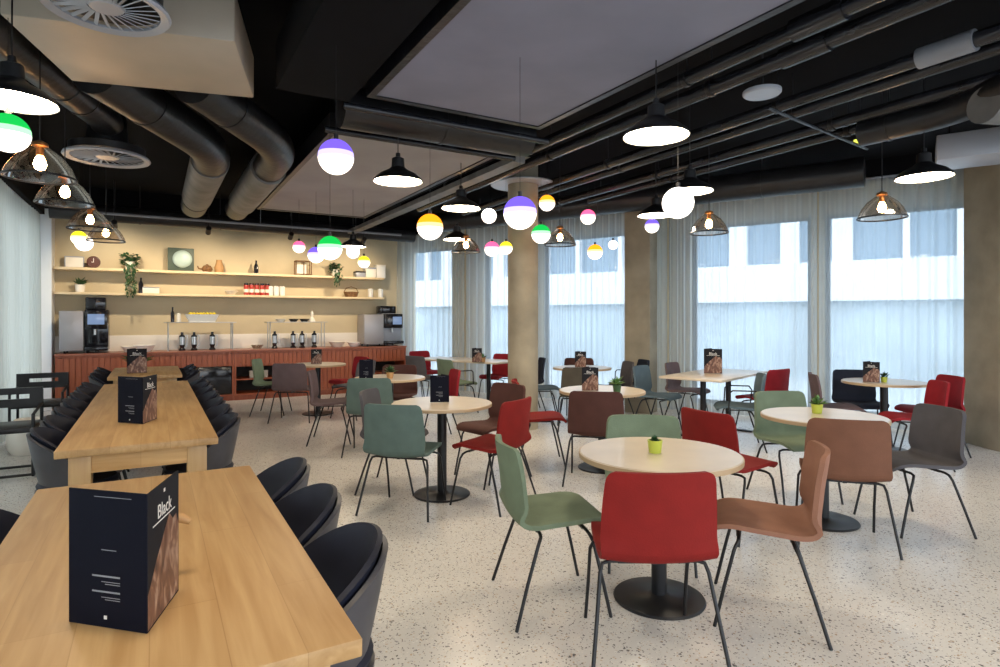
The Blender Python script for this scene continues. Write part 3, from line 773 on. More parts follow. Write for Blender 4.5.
# amber jug, carafe, bottle, baskets
simple('jug', MB().lathe([(0, 0), (.07, 0), (.085, .08), (.05, .17), (.045, .22), (.05, .22), (.04, .2), (0, .02)], 24, (bx(219), 11.62), ZU), M['tan'], 'terracotta jug on the upper shelf', 'jug')
t = thing('teapot', 'brown teapot beside the terracotta jug on the upper shelf', 'teapot', (bx(207), 11.62, ZU))
MB().lathe([(0, 0), (.06, 0), (.09, .05), (.06, .11), (.02, .12), (.02, .135), (0, .14)], 24).build('body', M['amber'], t)
MB().tube([(-.07, 0, .05), (-.13, 0, .06), (-.15, 0, .10)], [.018, .014, .01], 8).build('spout', M['amber'], t)
simple('bottle', MB().lathe([(0, 0), (.04, 0), (.042, .13), (.015, .19), (.015, .24), (0, .24)], 20, (bx(256), 11.62), ZU), M['gloss'], 'dark bottle in the middle of the upper shelf', 'bottle')
t = thing('wire_basket', 'brown wire and wood basket holder on the upper shelf', 'basket', (bx(303), 11.65, ZU))
mb = MB()
for k in (-.14, 0, .14): mb.tube([(k, -.08, .01), (k, -.08, .27), (k, .08, .27), (k, .08, .01), (k, -.08, .01)], .008, 6)
for z in (.02, .27): mb.tube([(-.14, -.08, z), (.14, -.08, z)], .008, 6); mb.tube([(-.14, .08, z), (.14, .08, z)], .008, 6)
mb.build('wire_frame', M['amber'], t); MB().box(-.13, .05, -.06, .06, .016, .2).build('liner', M['cream'], t, smooth=False)
for i, px in enumerate((362, 372, 382)):
    t = thing('storage_box', ['light storage box nearest the trailing plant on the upper shelf', 'middle light storage box at the right end of the upper shelf', 'storage box at the far right end of the upper shelf'][i], 'box', (bx(px)-.05, 11.65, ZU), 0, 'boxes on the upper shelf')
    h = (.12, .2, .26)[i]; w = (.09, .10, .09)[i]
    MB().box(-w, w, -.1, .1, 0, h-.03, bev=.005).build('body', (M['steelgrey'], M['cream'], M['white'])[i], t); MB().box(-w-.004, w+.004, -.104, .104, h-.029, h, bev=.004).build('lid', (M['dark'], M['steelgrey'], M['cream'])[i], t)
# lower shelf
pp = pot_plant(bx(80), 11.65, ZL, 'small plant in a pale bowl on the left of the lower shelf', M['cream'], M['dgreen'], 2.2, tall=.06); pp['group'] = 'small potted plants on shelves'
t = thing('storage_box', 'cream box beside the trailing plant on the lower shelf', 'box', (bx(151), 11.65, ZL)); MB().box(-.12, .12, -.1, .1, 0, .09, bev=.006).build('body', M['cream'], t); MB().box(-.124, .124, -.104, .104, .091, .105, bev=.004).build('lid', M['steelgrey'], t)
simple('bottle', MB().lathe([(0, 0), (.035, 0), (.037, .15), (.014, .21), (.014, .26), (0, .26)], 20, (bx(141), 11.62), ZL), M['gloss'], 'dark bottle behind the trailing plant on the lower shelf', 'bottle')
simple('bowl', MB().lathe([(0, 0), (.05, 0), (.12, .07), (.115, .072), (.05, .012), (0, .012)], 28, (bx(231), 11.62), ZL), M['cream'], 'shallow cream bowl on the lower shelf', 'bowl')
for i in range(5):
    c_ = tag(MB().lathe([(0, 0), (.042, 0), (.042, .17), (.036, .185), (0, .185)], 20, (bx(246)+i*.09, 11.62), ZL).build('tea_tin', M['red']), '%s red tea tin in the row on the lower shelf' % ['leftmost', 'second', 'third', 'fourth', 'rightmost'][i], 'tin', 'red tins on the lower shelf')
    MB().lathe([(0, .186), (.036, .186), (.036, .215), (0, .22)], 20, (bx(246)+i*.09, 11.62), ZL).build('lid', M['gloss'], c_)
    MB().lathe([(.0425, .05), (.0425, .11)], 20, (bx(246)+i*.09, 11.62), ZL).build('label_band', M['cream'], c_, fixn=False)
for i, px in enumerate((270, 276, 282, 370, 380)):
    tag(MB().lathe([(0, 0), (.045, 0), (.05, .16), (.045, .165), (.03, .175), (0, .178)], 20, (bx(px), 11.62), ZL).build('canister', M['white']),
        ['left white canister next to the red tins', 'middle white canister next to the red tins', 'right white canister next to the red tins', 'left white canister above the right coffee machine', 'right white canister above the right coffee machine'][i], 'canister', 'white canisters on the lower shelf')
t = thing('woven_basket', 'dark woven basket on the right of the lower shelf', 'basket', (bx(351), 11.64, ZL))
MB().lathe([(0, 0), (.11, 0), (.15, .1), (.14, .1), (.10, .01), (0, .01)], 28, sy=.7).build('bowl', M['amber'], t)
MB().tube([(-.14, 0, .1), (-.1, 0, .17), (0, 0, .2), (.1, 0, .17), (.14, 0, .1)], .008, 8).build('handle', M['amber'], t)

# coffee machines
def coffee(px0, px1, z1, label, flip, hopper_h):
    r0, r1 = ray(px0), ray(px1); xa, xb = r0[0]/r0[1]*11.3, r1[0]/r1[1]*11.3
    t = thing('coffee_machine', label, 'coffee machine', ((xa+xb)/2, 11.5, .871)); w = (xb-xa)/2; h = z1-.871
    s = -1 if flip else 1
    a, b = (-w, w*.08) if not flip else (-w*.0, w)
    MB().box(-w, -w*.02, -.22, .24, .04, h-.02, bev=.012).build('milk_cooler', mat('cool_silver', (.36, .35, .37), .35, .3), t)
    MB().box(0, w, -.10, .24, .04, h, bev=.012).build('body', M['steelgrey'] if flip else M['gloss'], t)
    MB().box(0.01, w-.01, -.215, -.10, h*.55, h-.01, bev=.012).build('brew_head', M['gloss'], t)
    MB().box(w*.45 if flip else w*.15, w*.92 if flip else w*.85, -.222, -.216, h*.66, h*.9, bev=.002).build('touch_screen', M['screen'], t)
    MB().tube([(w*.45, -.18, h*.55), (w*.45, -.18, h*.42)], .02, 10).build('spout', M['chrome'], t)
    MB().box(.0, w, -.25, -.10, .04, .10, bev=.006).build('drip_tray', M['gloss'], t)
    for q in (.1, .5):
        for u in (-.15, .18): MB().lathe([(0, 0), (.015, 0), (.015, .04), (0, .04)], 10, (w*q, u)).build('foot', M['black'], t)
    for u in (-.15, .18): MB().lathe([(0, 0), (.015, 0), (.015, .04), (0, .04)], 10, (-w*.8, u)).build('foot', M['black'], t)
    m = MB(); m.bm.free(); m = MB()
    hx0, hx1 = (w*.02, w*.88)
    if flip: hx0, hx1 = -w*.1, w*.75
    W = Matrix.Identity(4); m.box(hx0, hx1, -.08, .16, h+.001, h+hopper_h, bev=.02); m.build('bean_hopper', M['gloss'], t)
coffee(59, 108, 1.71-.16, 'silver and black coffee machine at the left end of the counter', False, .20)
coffee(364, 403, 1.51, 'silver coffee machine with a small screen at the right end of the counter', True, .15)
# service stands with glass shelves
def stand(px0, px1, label, zt=1.35):
    r0, r1 = ray(px0), ray(px1); xa, xb = r0[0]/r0[1]*11.35, r1[0]/r1[1]*11.35
    t = thing('service_stand', label, 'stand', ((xa+xb)/2, 11.42, .871), 0, 'raised metal stands on the counter'); w = (xb-xa)/2; h = zt-.871
    MB().box(-w, w, -.15, .15, h-.012, h, bev=.002).build('top_shelf', M['chrome'], t)
    for a in (-1, 1):
        for b in (-1, 1): MB().tube([(a*(w-.06), b*.12, 0), (a*(w-.06), b*.12, h-.012)], .009, 8).build('leg', M['chrome'], t)
    return (xa+xb)/2, w
c1, w1 = stand(164, 236, 'metal stand with a shelf left on the counter, under the egg carton')
c2, w2 = stand(266, 327, 'metal stand with a shelf right of the first, under the white figurine')
def dispenser(x, y, label, h=.31):
    t = thing('drink_dispenser', label, 'dispenser', (x, y, .871), 0, 'small dispensers under the stands')
    MB().lathe([(0, 0), (.05, 0), (.052, .02), (.03, .05), (.045, .10), (.045, h-.06), (.02, h-.04), (.02, h), (0, h)], 20).build('body', M['gloss'], t)
    MB().lathe([(.046, .10), (.047, h-.08)], 20).build('band', M['chrome'], t, fixn=False)
    MB().tube([(.04, 0, h-.05), (.075, 0, h-.06), (.07, 0, .08), (.04, 0, .06)], .007, 6).build('handle', M['chrome'], t)
for i, dx in enumerate((-.28, -.1, .18)): dispenser(c1+dx, 11.42, ['leftmost', 'middle', 'rightmost'][i]+' black dispenser under the left counter stand')
for i, dx in enumerate((-.38, -.06, .1, .32)): dispenser(c2+dx, 11.42, ['leftmost', 'second', 'third', 'rightmost'][i]+' black dispenser under the right counter stand')
t = thing('fruit_tray', 'white tray of yellow fruit on top of the left counter stand', 'tray', (c1+.02, 11.42, 1.352))
mb = MB(); mb.grid(lambda u, v: Vector(((.19+.07*v)*(1 if u < .5 else -1)*(1) if False else (.20+.06*v)*max(-1, min(1, 1.35*math.cos(u*2*PI))), (.10+.04*v)*max(-1, min(1, 1.35*math.sin(u*2*PI))), .01+.12*v)), 40, 4, True)
mb.box(-.2, .2, -.1, .1, 0, .012); mb.build('tray', M['white'], t)
mb = MB()
for k in range(16): mb.lathe([(0, -.03), (.022, -.022), (.03, 0), (.022, .022), (0, .03)], 10, (-.18+.052*(k % 8), -.07+.1*(k//8)), .135)
mb.build('fruit', M['yellow'], t)['kind'] = 'stuff'
simple('bottle', MB().lathe([(0, 0), (.028, 0), (.03, .15), (.012, .19), (.012, .25), (0, .25)], 18, (c1-.42, 11.42), 1.352), M['gloss'], 'tall black bottle on the left counter stand', 'bottle')
simple('candle', MB().lathe([(0, 0), (.035, 0), (.03, .14), (.012, .15), (0, .15)], 18, (c1-.33, 11.42), 1.352), M['cream'], 'cream candle beside the black bottle on the left stand', 'candle')
simple('figurine', MB().lathe([(0, 0), (.06, 0), (.045, .05), (.02, .09), (.03, .14), (.015, .19), (0, .21)], 18, (c2+.28, 11.42), 1.352), M['cream'], 'white figurine on the right counter stand', 'figurine')
for i, dx in enumerate((-.28, -.05, .14)):
    simple('serving_bowl', MB().lathe([(0, 0), (.05, 0), (.095, .05), (.09, .052), (.045, .01), (0, .01)], 24, (c2+dx, 11.42), 1.352), (M['cream'], M['gloss'], M['gloss'])[i], ['cream', 'black middle', 'black right'][i]+' serving bowl on the right counter stand', 'bowl', 'bowls on the right stand')
for i, (px, ds) in enumerate(((131, 1.3), (144, 1.5), (257, 1.0), (337, 1.4), (354, 1.2))):
    r = ray(px); x = r[0]/r[1]*11.4
    simple('serving_bowl', MB().lathe([(0, 0), (.06*ds, 0), (.11*ds, .07*ds), (.105*ds, .072*ds), (.05*ds, .012), (0, .012)], 28, (x, 11.4), .871), (M['cream'], M['white'], M['jar'], M['cream'], M['white'])[i],
           ['cream bowl on the counter behind the far plant', 'white bowl on the counter between coffee machine and left stand', 'glassy green bowl between the two counter stands', 'cream bowl right of the counter stands', 'white bowl next to the right coffee machine'][i], 'bowl', 'bowls on the counter')

# ------------------------------------------------------------------ lamps
CZ = 3.44
def dome_lamp(px, Z, zr, label, proto=[None]):
    x, y = at(px, Z)
    rr, hh = .20, .15
    if proto[0] is None:
        t = thing('pendant_lamp', label, 'lamp', (x, y, zr), 0, 'black metal pendant lamps')
        prof = [(rr, 0), (rr, .008), (rr*.93, .03), (rr*.72, .065), (rr*.42, .095), (rr*.27, .12), (rr*.25, .19), (rr*.16, .20), (0, .20)]
        MB().lathe(prof, 40).build('shade', M['black'], t)
        MB().lathe([(rr-.004, .002), (rr*.90, .027), (rr*.69, .06), (rr*.40, .088), (0, .09)], 40).build('shade_lining', M['shadein'], t)
        MB().lathe([(0, .016), (rr*.94, .016)], 40).build('diffuser', M['lampglow'], t, fixn=False)
        MB().lathe([(0, .20), (.02, .20), (.018, .235), (0, .24)], 16).build('cap', M['black'], t)
        MB().tube([(0, 0, .235), (0, 0, CZ-zr)], .004, 6).build('cord', M['black'], t)
        proto[0] = (t, zr); return
    t = dup(proto[0][0], (x, y, zr), 0, label)
    if abs(zr-proto[0][1]) > .01:
        for ch in t.children:
            if ch.name.startswith('cord'): ch.scale.z = 1
def Zr(py, h): return F*(h-CAMH)/(318-py)
HR = 2.53
for px, py, lb in ((656, 137, 'large black dome lamp in the upper middle, closest to the viewer'),
                   (398, 182, 'black dome lamp hanging left of centre below the grey panels'),
                   (924, 178, 'black dome lamp at the upper right near the right pillar'),
                   (461, 209, 'black dome lamp just right of the orange globe'),
                   (690, 192, 'black dome lamp behind the white globe'),
                   (656, 216, 'black dome lamp low in front of the square pillar'),
                   (457, 240, 'small far black dome lamp below and behind the orange globe'),
                   (353, 247, 'black dome lamp hanging in front of the back wall shelves'),
                   (12, 102, 'dome lamp cut off by the left frame edge above the green globe')):
    dome_lamp(px, Zr(py, HR), HR, lb)
for (x, y, lb) in ((2.1, .1, 'unseen dome lamp added over the nearest tables, above the top edge of the view'), (.2, -.9, 'unseen dome lamp added behind the viewpoint, on the left'), (3.2, -1.6, 'unseen dome lamp added behind the viewpoint, in the middle'), (6.2, -1.8, 'unseen dome lamp added behind the viewpoint, on the right'), (0.0, 1.6, 'unseen dome lamp added above the foreground oak table, over the top edge of the view')):  # extra lamps out of view, added to brighten the interior
    k = (x*.8660254-y*.5); f_ = x*.5+y*.8660254
    dome_lamp(0, 1, HR, lb); o_ = [q for q in COL.objects if q.get('label') == lb][0]; o_.location = (x, y, HR)
def glass_lamp(px, py, label, proto=[None]):
    zr = 2.3; x, y = at(px, Zr(py, zr)); rr = .19
    if proto[0] is None:
        t = thing('glass_pendant_lamp', label, 'lamp', (x, y, zr), 0, 'smoked glass pendant lamps')
        MB().lathe([(rr, 0), (rr*.97, .03), (rr*.85, .08), (rr*.62, .14), (rr*.35, .18), (rr*.2, .2)], 40).build('glass_shade', M['smoke'], t)
        MB().lathe([(rr+.004, -.006), (rr+.006, 0), (rr+.002, .008), (rr-.004, .004), (rr-.002, -.005), (rr+.004, -.006)], 40).build('rim', M['black'], t)
        MB().lathe([(0, .045), (.024, .055), (.036, .085), (.026, .12), (.014, .14), (0, .14)], 20).build('bulb', M['bulb'], t)
        MB().lathe([(0, .135), (.022, .14), (.022, .19), (.045, .20), (.04, .22), (0, .24)], 20).build('socket', M['copper'], t)
        MB().tube([(0, 0, .235), (0, 0, CZ-zr)], .004, 6).build('cord', M['black'], t)
        proto[0] = t; return
    dup(proto[0], (x, y, zr), 0, label)
for px, py, lb in ((882, 218, 'glass bell lamp with a glowing bulb before the right window'),
                   (709, 233, 'glass bell lamp to the right of the square pillar'),
                   (560, 245, 'glass bell lamp right of the round column'),
                   (466, 252, 'glass bell lamp left of the round column before the far window'),
                   (40, 178, 'largest glass lamp at the left, below the green globe'),
                   (65, 204, 'second glass lamp from the left frame edge'),
                   (90, 229, 'glass lamp above the yellow topped globe'),
                   (106, 241, 'farthest of the four glass lamps at the left')):
    glass_lamp(px, py, lb)
def globe(px, py, d, c, label, D_=.2):
    Z = F*D_/d; z = CAMH+(318-py)*Z/F; x, y = at(px, Z); R = D_/2
    t = thing('globe_lamp', label, 'lamp', (x, y, z), 0, 'two tone globe lamps')
    n = 12
    up = [(R*math.cos(a), R*math.sin(a)) for a in [i*PI/2/n for i in range(n+1)]]; up[-1] = (0, R)
    lo = [(R*math.cos(a), -R*math.sin(a)) for a in [i*PI/2/n for i in range(n+1)]]; lo[-1] = (0, -R)
    A0, A1 = math.radians(-4), math.radians(14)
    up = [(R*math.cos(a), R*math.sin(a)) for a in [A1+i*(PI/2-A1)/n for i in range(n+1)]]; up[-1] = (0, R)
    md = [(R*math.cos(a), R*math.sin(a)) for a in [A0+i*(A1-A0)/4 for i in range(5)]]
    lo = [(R*math.cos(a), R*math.sin(a)) for a in [A0-i*(PI/2+A0)/n for i in range(n+1)]]; lo[-1] = (0, -R)
    MB().lathe(md, 32).build('blended_band', GLM[c], t)
    MB().lathe(up, 32).build('coloured_top', GL[c], t); MB().lathe(lo, 32).build('opal_bottom', M['gwhite'], t)
    MB().lathe([(.0, R), (.014, R-.002), (.014, R+.03), (0, R+.035)], 12).build('cap', M['black'], t)
    MB().tube([(0, 0, R+.03), (0, 0, CZ-z)], .0015, 6).build('cord', M['black'], t)
for a in ((336, 157, 35, 'purple', 'purple topped globe lamp hanging below the dark ducts left of centre'),
          (520, 213, 33, 'purple', 'large purple topped globe lamp in front of the round column'),
          (430, 227, 26, 'orange', 'orange topped globe lamp left of the round column'),
          (547, 203, 16, 'orange', 'small orange globe lamp close to the ring collar of the column'),
          (541, 234, 19, 'green', 'green topped globe lamp right of the round column'),
          (588, 217, 15, 'pink', 'pink topped globe lamp between column and square pillar'),
          (489, 216, 15, 'white', 'small all white globe lamp left of the round column'),
          (678, 203, 31, 'white', 'large glowing white globe lamp near the square pillar'),
          (652, 226, 14, 'purple', 'small purple globe lamp in front of the square pillar'),
          (595, 252, 15, 'orange', 'low orange globe lamp in front of the middle window'),
          (316, 255, 16, 'purple', 'small purple globe lamp before the back wall shelves'),
          (330, 248, 24, 'green', 'green topped globe lamp before the back wall shelves'),
          (299, 247, 12, 'pink', 'small pink globe lamp before the back wall'),
          (364, 262, 12, 'yellow', 'small yellow topped globe lamp at the right end of the shelves'),
          (353, 252, 13, 'white', 'small white globe lamp under the dome lamp at the back wall'),
          (492, 249, 15, 'pink', 'faint pink globe lamp before the far window, left of the column'),
          (506, 248, 13, 'yellow', 'yellow globe lamp half hidden by the round column'),
          (8, 133, 38, 'green', 'bright green globe lamp at the left frame edge'),
          (79, 238, 14, 'yellow', 'yellow topped globe lamp under the glass lamps at the left'),
          (84, 243, 16, 'white', 'white globe lamp under the glass lamps at the left'),
          (613, 245, 9, 'white', 'tiny white globe lamp in front of the middle window')):
    Dd = .2 if a[2] >= 15 else (.16 if a[2] > 9 else .12)
    globe(*a, D_=Dd)

# small spotlights washing the back wall and its shelves
for i, x in enumerate((-.5, .75, 2.0, 3.25)):
    t = thing('spotlight', ['leftmost', 'second', 'third', 'rightmost'][i]+' small black ceiling spotlight aimed at the back wall shelves', 'spotlight', (x, 10.5, 2.80), 0, 'spotlights before the back wall')
    MB().tube([(0, 0, .652), (0, 0, .03)], .012, 8).build('stem', M['black'], t)
    MB().tube([(0, -.05, .03), (0, .07, -.03)], .04, 16).build('housing', M['black'], t)
    MB().tube([(0, .0705, -.0303), (0, .0725, -.0313)], .034, 16).build('lens', M['print'], t)
    L = bpy.data.lights.new('spot_beam', 'SPOT'); L.energy = 52; L.color = (1, .80, .55); L.spot_size = math.radians(112); L.spot_blend = .8; L.shadow_soft_size = .035
    o = bpy.data.objects.new('spot_beam', L); COL.objects.link(o); o.parent = t; o.location = (0, .09, -.04); o.rotation_euler = Vector((0, 1.6, -1.45)).to_track_quat('-Z', 'Y').to_euler()

# ------------------------------------------------------------------ ceiling services
g = 'grey ceiling panels'
def panel(x0, x1, y0, y1, z, m, label, grp=None):
    t = thing('ceiling_panel', label, 'ceiling panel', ((x0+x1)/2, (y0+y1)/2, z), 0, grp); w, l = (x1-x0)/2, (y1-y0)/2
    MB().box(-w, w, -l, l, .0, .03).build('board', m, t, smooth=False)
    mb = MB(); e = .05
    mb.box(-w-e, -w, -l-e, l+e, -.01, .16); mb.box(w, w+e, -l-e, l+e, -.01, .16); mb.box(-w, w, l, l+e, -.01, .16); mb.box(-w, w, -l-e, -l, -.01, .16)
    mb.build('edge_frame', M['duct'], t, smooth=False)
    mb = MB()
    for a in (-1, 1):
        for b in (-1, 1): mb.tube([(a*w*.8, b*l*.8, .03), (a*w*.8, b*l*.8, CZ-z)], .006, 6)
    mb.build('hanger_rods', M['black'], t)
panel(1.36, 2.74, -.6, 4.12, 3.0, M['panel'], 'large grey suspended ceiling panel over the nearest tables', g)
panel(1.34, 2.84, 5.15, 9.2, 3.0, M['panel2'], 'warm grey ceiling panel above the left middle tables, beyond the cross duct', g)
t = thing('air_conditioner', 'beige square ceiling unit above the oak communal tables', 'ceiling unit', (-.03, 4.31, 3.0), math.radians(-14))
MB().box(-.57, .56, -.46, .46, 0, .30, bev=.01).build('casing', M['unit'], t)
mb = MB()
for a in (-.5, .5):
    for b in (-.40, .40): mb.tube([(a, b, .30), (a, b, .44)], .01, 6)
mb.build('hanger_rods', M['black'], t)
def diffuser(x, y, z, R, label):
    t = thing('swirl_diffuser', label, 'air vent', (x, y, z), 0, 'round swirl air vents')
    MB().lathe([(R*.86, .0), (R, -.012), (R+.01, .0), (R, .02), (R*.86, .015), (R*.86, 0)], 48).build('rim', M['steelgrey'], t)
    MB().lathe([(0, .035), (R*.9, .035), (R*.9, .10), (R*.5, .14), (R*.4, CZ-z), (0, CZ-z)], 40).build('plenum', M['duct'], t)
    mb = MB(); n = 26
    for k in range(n):
        Rm = Matrix.Rotation(k*2*PI/n, 4, 'Z') @ Matrix.Rotation(.3, 4, 'X')
        mb.box(R*.28, R*.87, -.009, .009, .002, .006, M=Matrix.Rotation(k*2*PI/n, 4, 'Z') @ Matrix.Translation((0, R*.12, .004)) @ Matrix.Rotation(.5, 4, 'X'))
    mb.lathe([(0, 0), (R*.26, 0), (R*.3, .012), (0, .02)], 32); mb.build('vanes', M['steelgrey'], t, smooth=False)
diffuser(-.20, 3.50, 2.93, .27, 'round swirl air vent at the top left edge of the picture')
diffuser(-.36, 6.45, 2.86, .33, 'round swirl air vent above the left glass lamps')
def duct(name, pts, r, m, label, grp, rings=0, cat='duct'):
    pts = [Vector(p) for p in pts]
    # rounded corners
    out = [pts[0]]
    for a, b, c in zip(pts, pts[1:], pts[2:]):
        k = min(.45, (b-a).length*.4, (c-b).length*.4)
        p, q = b+(a-b).normalized()*k, b+(c-b).normalized()*k
        for i in range(7):
            t = i/6; out.append(p*(1-t)**2+b*2*t*(1-t)+q*t*t)
    out.append(pts[-1])
    o = MB().tube(out, r, 24).build(name, m, ang=60); tag(o, label, cat, grp)
    if rings:
        for a, b in zip(out, out[1:]):
            d = (b-a); n = int(d.length/rings)
            for i in range(1, n+1):
                c = a+d*i/(n+1); MB().tube([c-d.normalized()*.012, c+d.normalized()*.012], r+.006, 24).tube([c, (c.x, c.y, 3.455)], .007, 6).build('joint_band', m, o)
    return o
gd = 'round insulated ducts over the oak tables'
dA = duct('air_duct', [(-.35, 4.95, 3.12), (.50, 6.25, 3.02), (.50, 9.6, 3.02)], .17, M['duct'], 'thick dark duct running diagonally then straight back, left one of two', gd, .7)
dB = duct('air_duct', [(.25, 4.85, 3.12), (1.06, 5.9, 3.02), (1.06, 9.6, 3.02)], .16, M['duct'], 'thick dark duct running diagonally then straight back, right one of two', gd, .7)
for cx_, dd in ((.50, dA), (1.06, dB)):
    MB().tube([(cx_, 6.75, 3.02), (cx_, 7.4, 3.02), (cx_, 8.9, 3.02)], .182, 28).build('grey_sleeve', M['ductgrey'], dd)['label'] = 'grey wrapped sleeve'
duct('air_duct', [(-.95, 4.3, 3.15), (-.75, 4.9, 3.15), (-.36, 6.2, 3.15), (-.36, 6.6, 3.15)], .13, M['duct'], 'dark flexible duct leading to the swirl vent above the left glass lamps', gd, .35)
# cross duct between the panels and dark boxes
duct('air_duct', [(1.25, 4.62, 3.05), (2.95, 4.62, 3.05)], .16, M['duct'], 'dark round duct crossing between the two grey panels', 'cross ducts', 1.1)
for k, (yy, zz) in enumerate(((4.36, 2.97), (4.92, 2.95))):
    tag(MB().tube([(2.2, yy, zz), (2.2, yy, 3.455)], .006, 6).tube([(1.2, yy, zz), (3.0, yy, zz)], .028, 10).build('pipe', M['pipe']), ['thin dark pipe on the near side of the cross duct', 'thin dark pipe on the far side of the cross duct'][k], 'pipe', 'pipes along the cross duct')
tag(MB().box(.72, 1.22, -1, 4.3, 2.98, 3.3).build('ventilation_box', M['ceil'], smooth=False), 'black rectangular duct left of the large grey panel', 'duct')
tag(MB().box(3.0, 3.14, 4.95, 10.9, 2.93, 2.99).build('cable_tray', M['ductgrey'], smooth=False), 'long brownish cable tray beside the warm grey panel', 'cable tray')
duct('air_duct', [(-1.3, 10.75, 2.98), (4.3, 10.75, 2.98)], .12, M['duct'], 'dark duct running across above the back wall shelves', 'cross ducts', 1.2)
tag(MB().tube([(1.5, 10.35, 2.93), (1.5, 10.35, 3.455)], .006, 6).tube([(-.9, 10.35, 2.93), (3.9, 10.35, 2.93)], .02, 8).build('pipe', M['pipegrey']), 'thin grey pipe in front of the duct above the shelves', 'pipe')
# pipes running back on the right
gp = 'dark pipes running back along the right side of the ceiling'
PX = [(3.36, 3.16, .05), (3.62, 3.14, .055), (4.40, 3.14, .05), (4.60, 3.12, .045), (5.16, 3.12, .05), (5.40, 3.10, .045), ]
PIPES = []
for k, (xx, zz, rr) in enumerate(PX):
    y1 = min(8.8, CY-(xx-CX)/.426*.905-3.6)
    o = tag(MB().tube([(xx, -2.5, zz), (xx, y1, zz)], rr, 14).build('pipe', M['pipe']),
        '%s dark lagged pipe, counted from the large grey panel towards the windows' % ['first', 'second', 'third', 'fourth', 'fifth', 'sixth', 'seventh'][k], 'pipe', gp)
    PIPES.append(o)
    for yy in (1.2, 3.1, 5.2, 7.2):
        if yy < y1-.1: MB().tube([(xx, yy-.02, zz), (xx, yy+.02, zz)], rr+.007, 14).tube([(xx, yy, zz+rr), (xx, yy, 3.452)], .005, 6).build('pipe_hanger', M['black'], o)
for k, (xx, yy) in enumerate(((3.36, 2.1), (3.62, 2.35), (4.40, 1.9))):
    zz = PX[(0, 1, 2)[k]][1]
    MB().tube([(xx, yy-.16, zz), (xx, yy+.16, zz)], .068, 16).build('coupling', M['pipegrey'] if k == 2 else M['pipe'], PIPES[k])
tag(MB().tube([(4.0, 2.9, 3.0), (5.7, 3.1, 2.98)], .014, 8).build('conduit', M['pipe']), 'thin conduit crossing below the dark pipes', 'conduit')
# duct along the window wall
a, b = wallpt(1.6, -1.15, 3.12), wallpt(8.3, -1.15, 3.12)
duct('air_duct', [a, b], .17, M['duct'], 'dark round duct running parallel to the window wall', 'window wall ducts', 1.3)
a, b = wallpt(1.2, -.9, 3.26), wallpt(8.3, -.9, 3.26)
tag(MB().tube([a, b], .045, 12).build('pipe', M['pipe']), 'dark pipe between the window wall duct and the curtains', 'pipe')
# big ducts top right
duct('air_duct', [(5.25, 2.9, 3.0), (5.3, 2.2, 3.0), (4.6, .9, 3.05), (4.6, -1, 3.05)], .11, M['duct'], 'dark bent duct at the top right corner of the picture', 'top right ducts', .4)
duct('air_duct', [(5.05, 1.95, 2.92), (7.2, 1.2, 2.92)], .13, M['ductgrey'], 'grey wrapped duct at the right frame edge near the top', 'top right ducts', .4)
p = at(1000, 5.2)
Wm = Matrix.Translation((p[0], p[1], 0)) @ Matrix.Rotation(math.atan2(D.y, D.x), 4, 'Z')
t = thing('fan_coil_unit', 'light grey ceiling unit above the right lamp, at the frame edge', 'ceiling unit', (p[0], p[1], 2.80), math.atan2(D.y, D.x))
MB().box(-.45, .45, -.25, .25, 0, .22, bev=.01).build('casing', M['steelgrey'], t)
mb = MB()
for u in (-.35, .35): mb.tube([(u, 0, .22), (u, 0, CZ-2.80)], .01, 6)
mb.build('hanger_rods', M['black'], t)
for k, (px, py, lb) in enumerate(((762, 95, 'round grey ceiling speaker between the dark pipes'), (583, 70, 'x'))):
    if lb == 'x': continue
    x, y = at(px, F*(3.02-CAMH)/(318-py))
    t = thing('ceiling_speaker', lb, 'speaker', (x, y, 3.02))
    MB().lathe([(0, 0), (.12, 0), (.13, .01), (.13, .03), (0, .06)], 32).build('grille', M['steelgrey'], t)
    MB().tube([(0, 0, .05), (0, 0, CZ-3.02)], .008, 8).build('rod', M['black'], t)
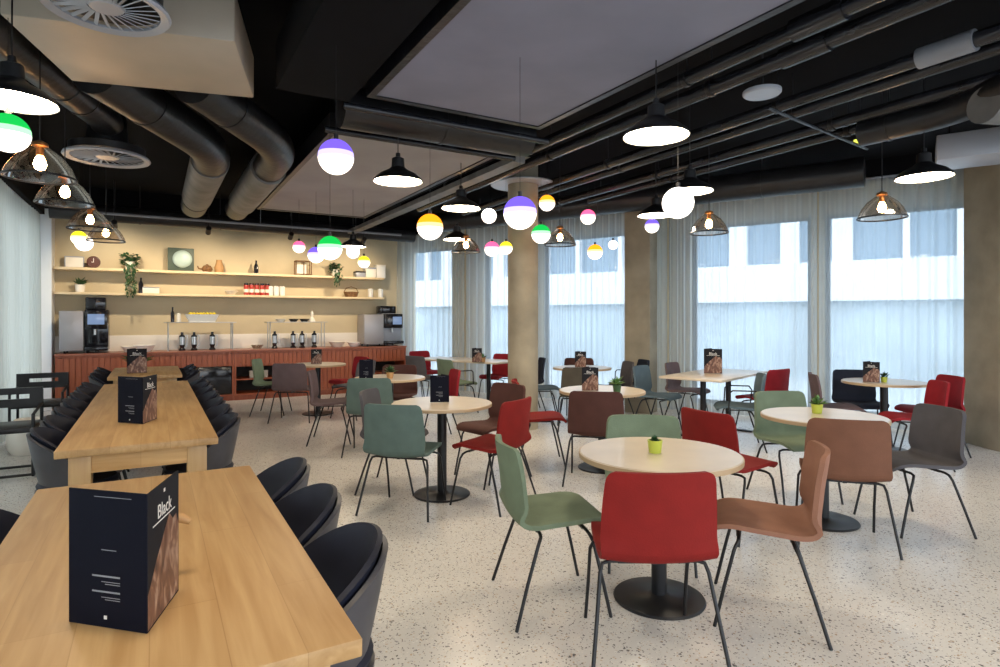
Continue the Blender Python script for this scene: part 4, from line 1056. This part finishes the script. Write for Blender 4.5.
for k, (px, py, lb) in enumerate(((160, 127, 'small lit yellow green exit light on the ceiling at the left'), (860, 142, 'small yellow detector light among the pipes at the right'))):
    x, y = at(px, F*(3.0-CAMH)/(318-py))
    t = thing('indicator_light', lb, 'light', (x, y, 3.0))
    MB().box(-.05, .05, -.03, .03, 0, .02, bev=.004).build('lens', emis('indicator_glow%d' % k, (.75, .8, .1), 1.2), t)
    MB().tube([(0, 0, .02), (0, 0, CZ-3.0)], .006, 6).build('stem', M['black'], t)

# ------------------------------------------------------------------ light, sky, camera
w = bpy.data.worlds.new('overcast'); S.world = w; w.use_nodes = True
bgn = w.node_tree.nodes['Background']; bgn.inputs['Color'].default_value = (.84, .92, 1, 1); bgn.inputs['Strength'].default_value = 2.6
def portal(c, rotq, sx, sy):
    L = bpy.data.lights.new('sky_portal', 'AREA'); L.shape = 'RECTANGLE'; L.size = sx; L.size_y = sy; L.cycles.is_portal = True
    o = bpy.data.objects.new('sky_portal', L); COL.objects.link(o); o.location = c; o.rotation_euler = rotq
for a, b in wins:
    c = wallpt((a+b)/2, .35, 1.45)
    q = (-N).to_track_quat('-Z', 'Y').to_euler()
    portal(c, q, b-a, 2.8)
for y0, y1 in ((-3.9, .3), (.8, 4.3), (4.7, 7.9), (8.3, 11.3)):
    portal((-2.0, (y0+y1)/2, 1.5), Vector((1, 0, 0)).to_track_quat('-Z', 'Y').to_euler(), y1-y0, 2.8)
portal((4.8, YB-.05, 1.7), Vector((0, 1, 0)).to_track_quat('-Z', 'Y').to_euler(), 13.6, 3.4)

cam = bpy.data.cameras.new('camera'); co = bpy.data.objects.new('camera', cam); COL.objects.link(co)
co.location = (0, 0, CAMH); co.rotation_euler = (PI/2, 0, math.radians(-30))
cam.sensor_width = 36; cam.lens = 36*F/1000; cam.shift_y = -15.5/1000; cam.clip_start = .02
S.camera = co
vs = S.view_settings; vs.view_transform = 'Standard'; vs.look = 'None'; vs.gamma = 1; vs.use_curve_mapping = False; vs.exposure = .6
S.cycles.max_bounces = 10; S.cycles.transparent_max_bounces = 24; S.cycles.diffuse_bounces = 5; S.cycles.use_denoising = True
S.cycles.sample_clamp_indirect = 6
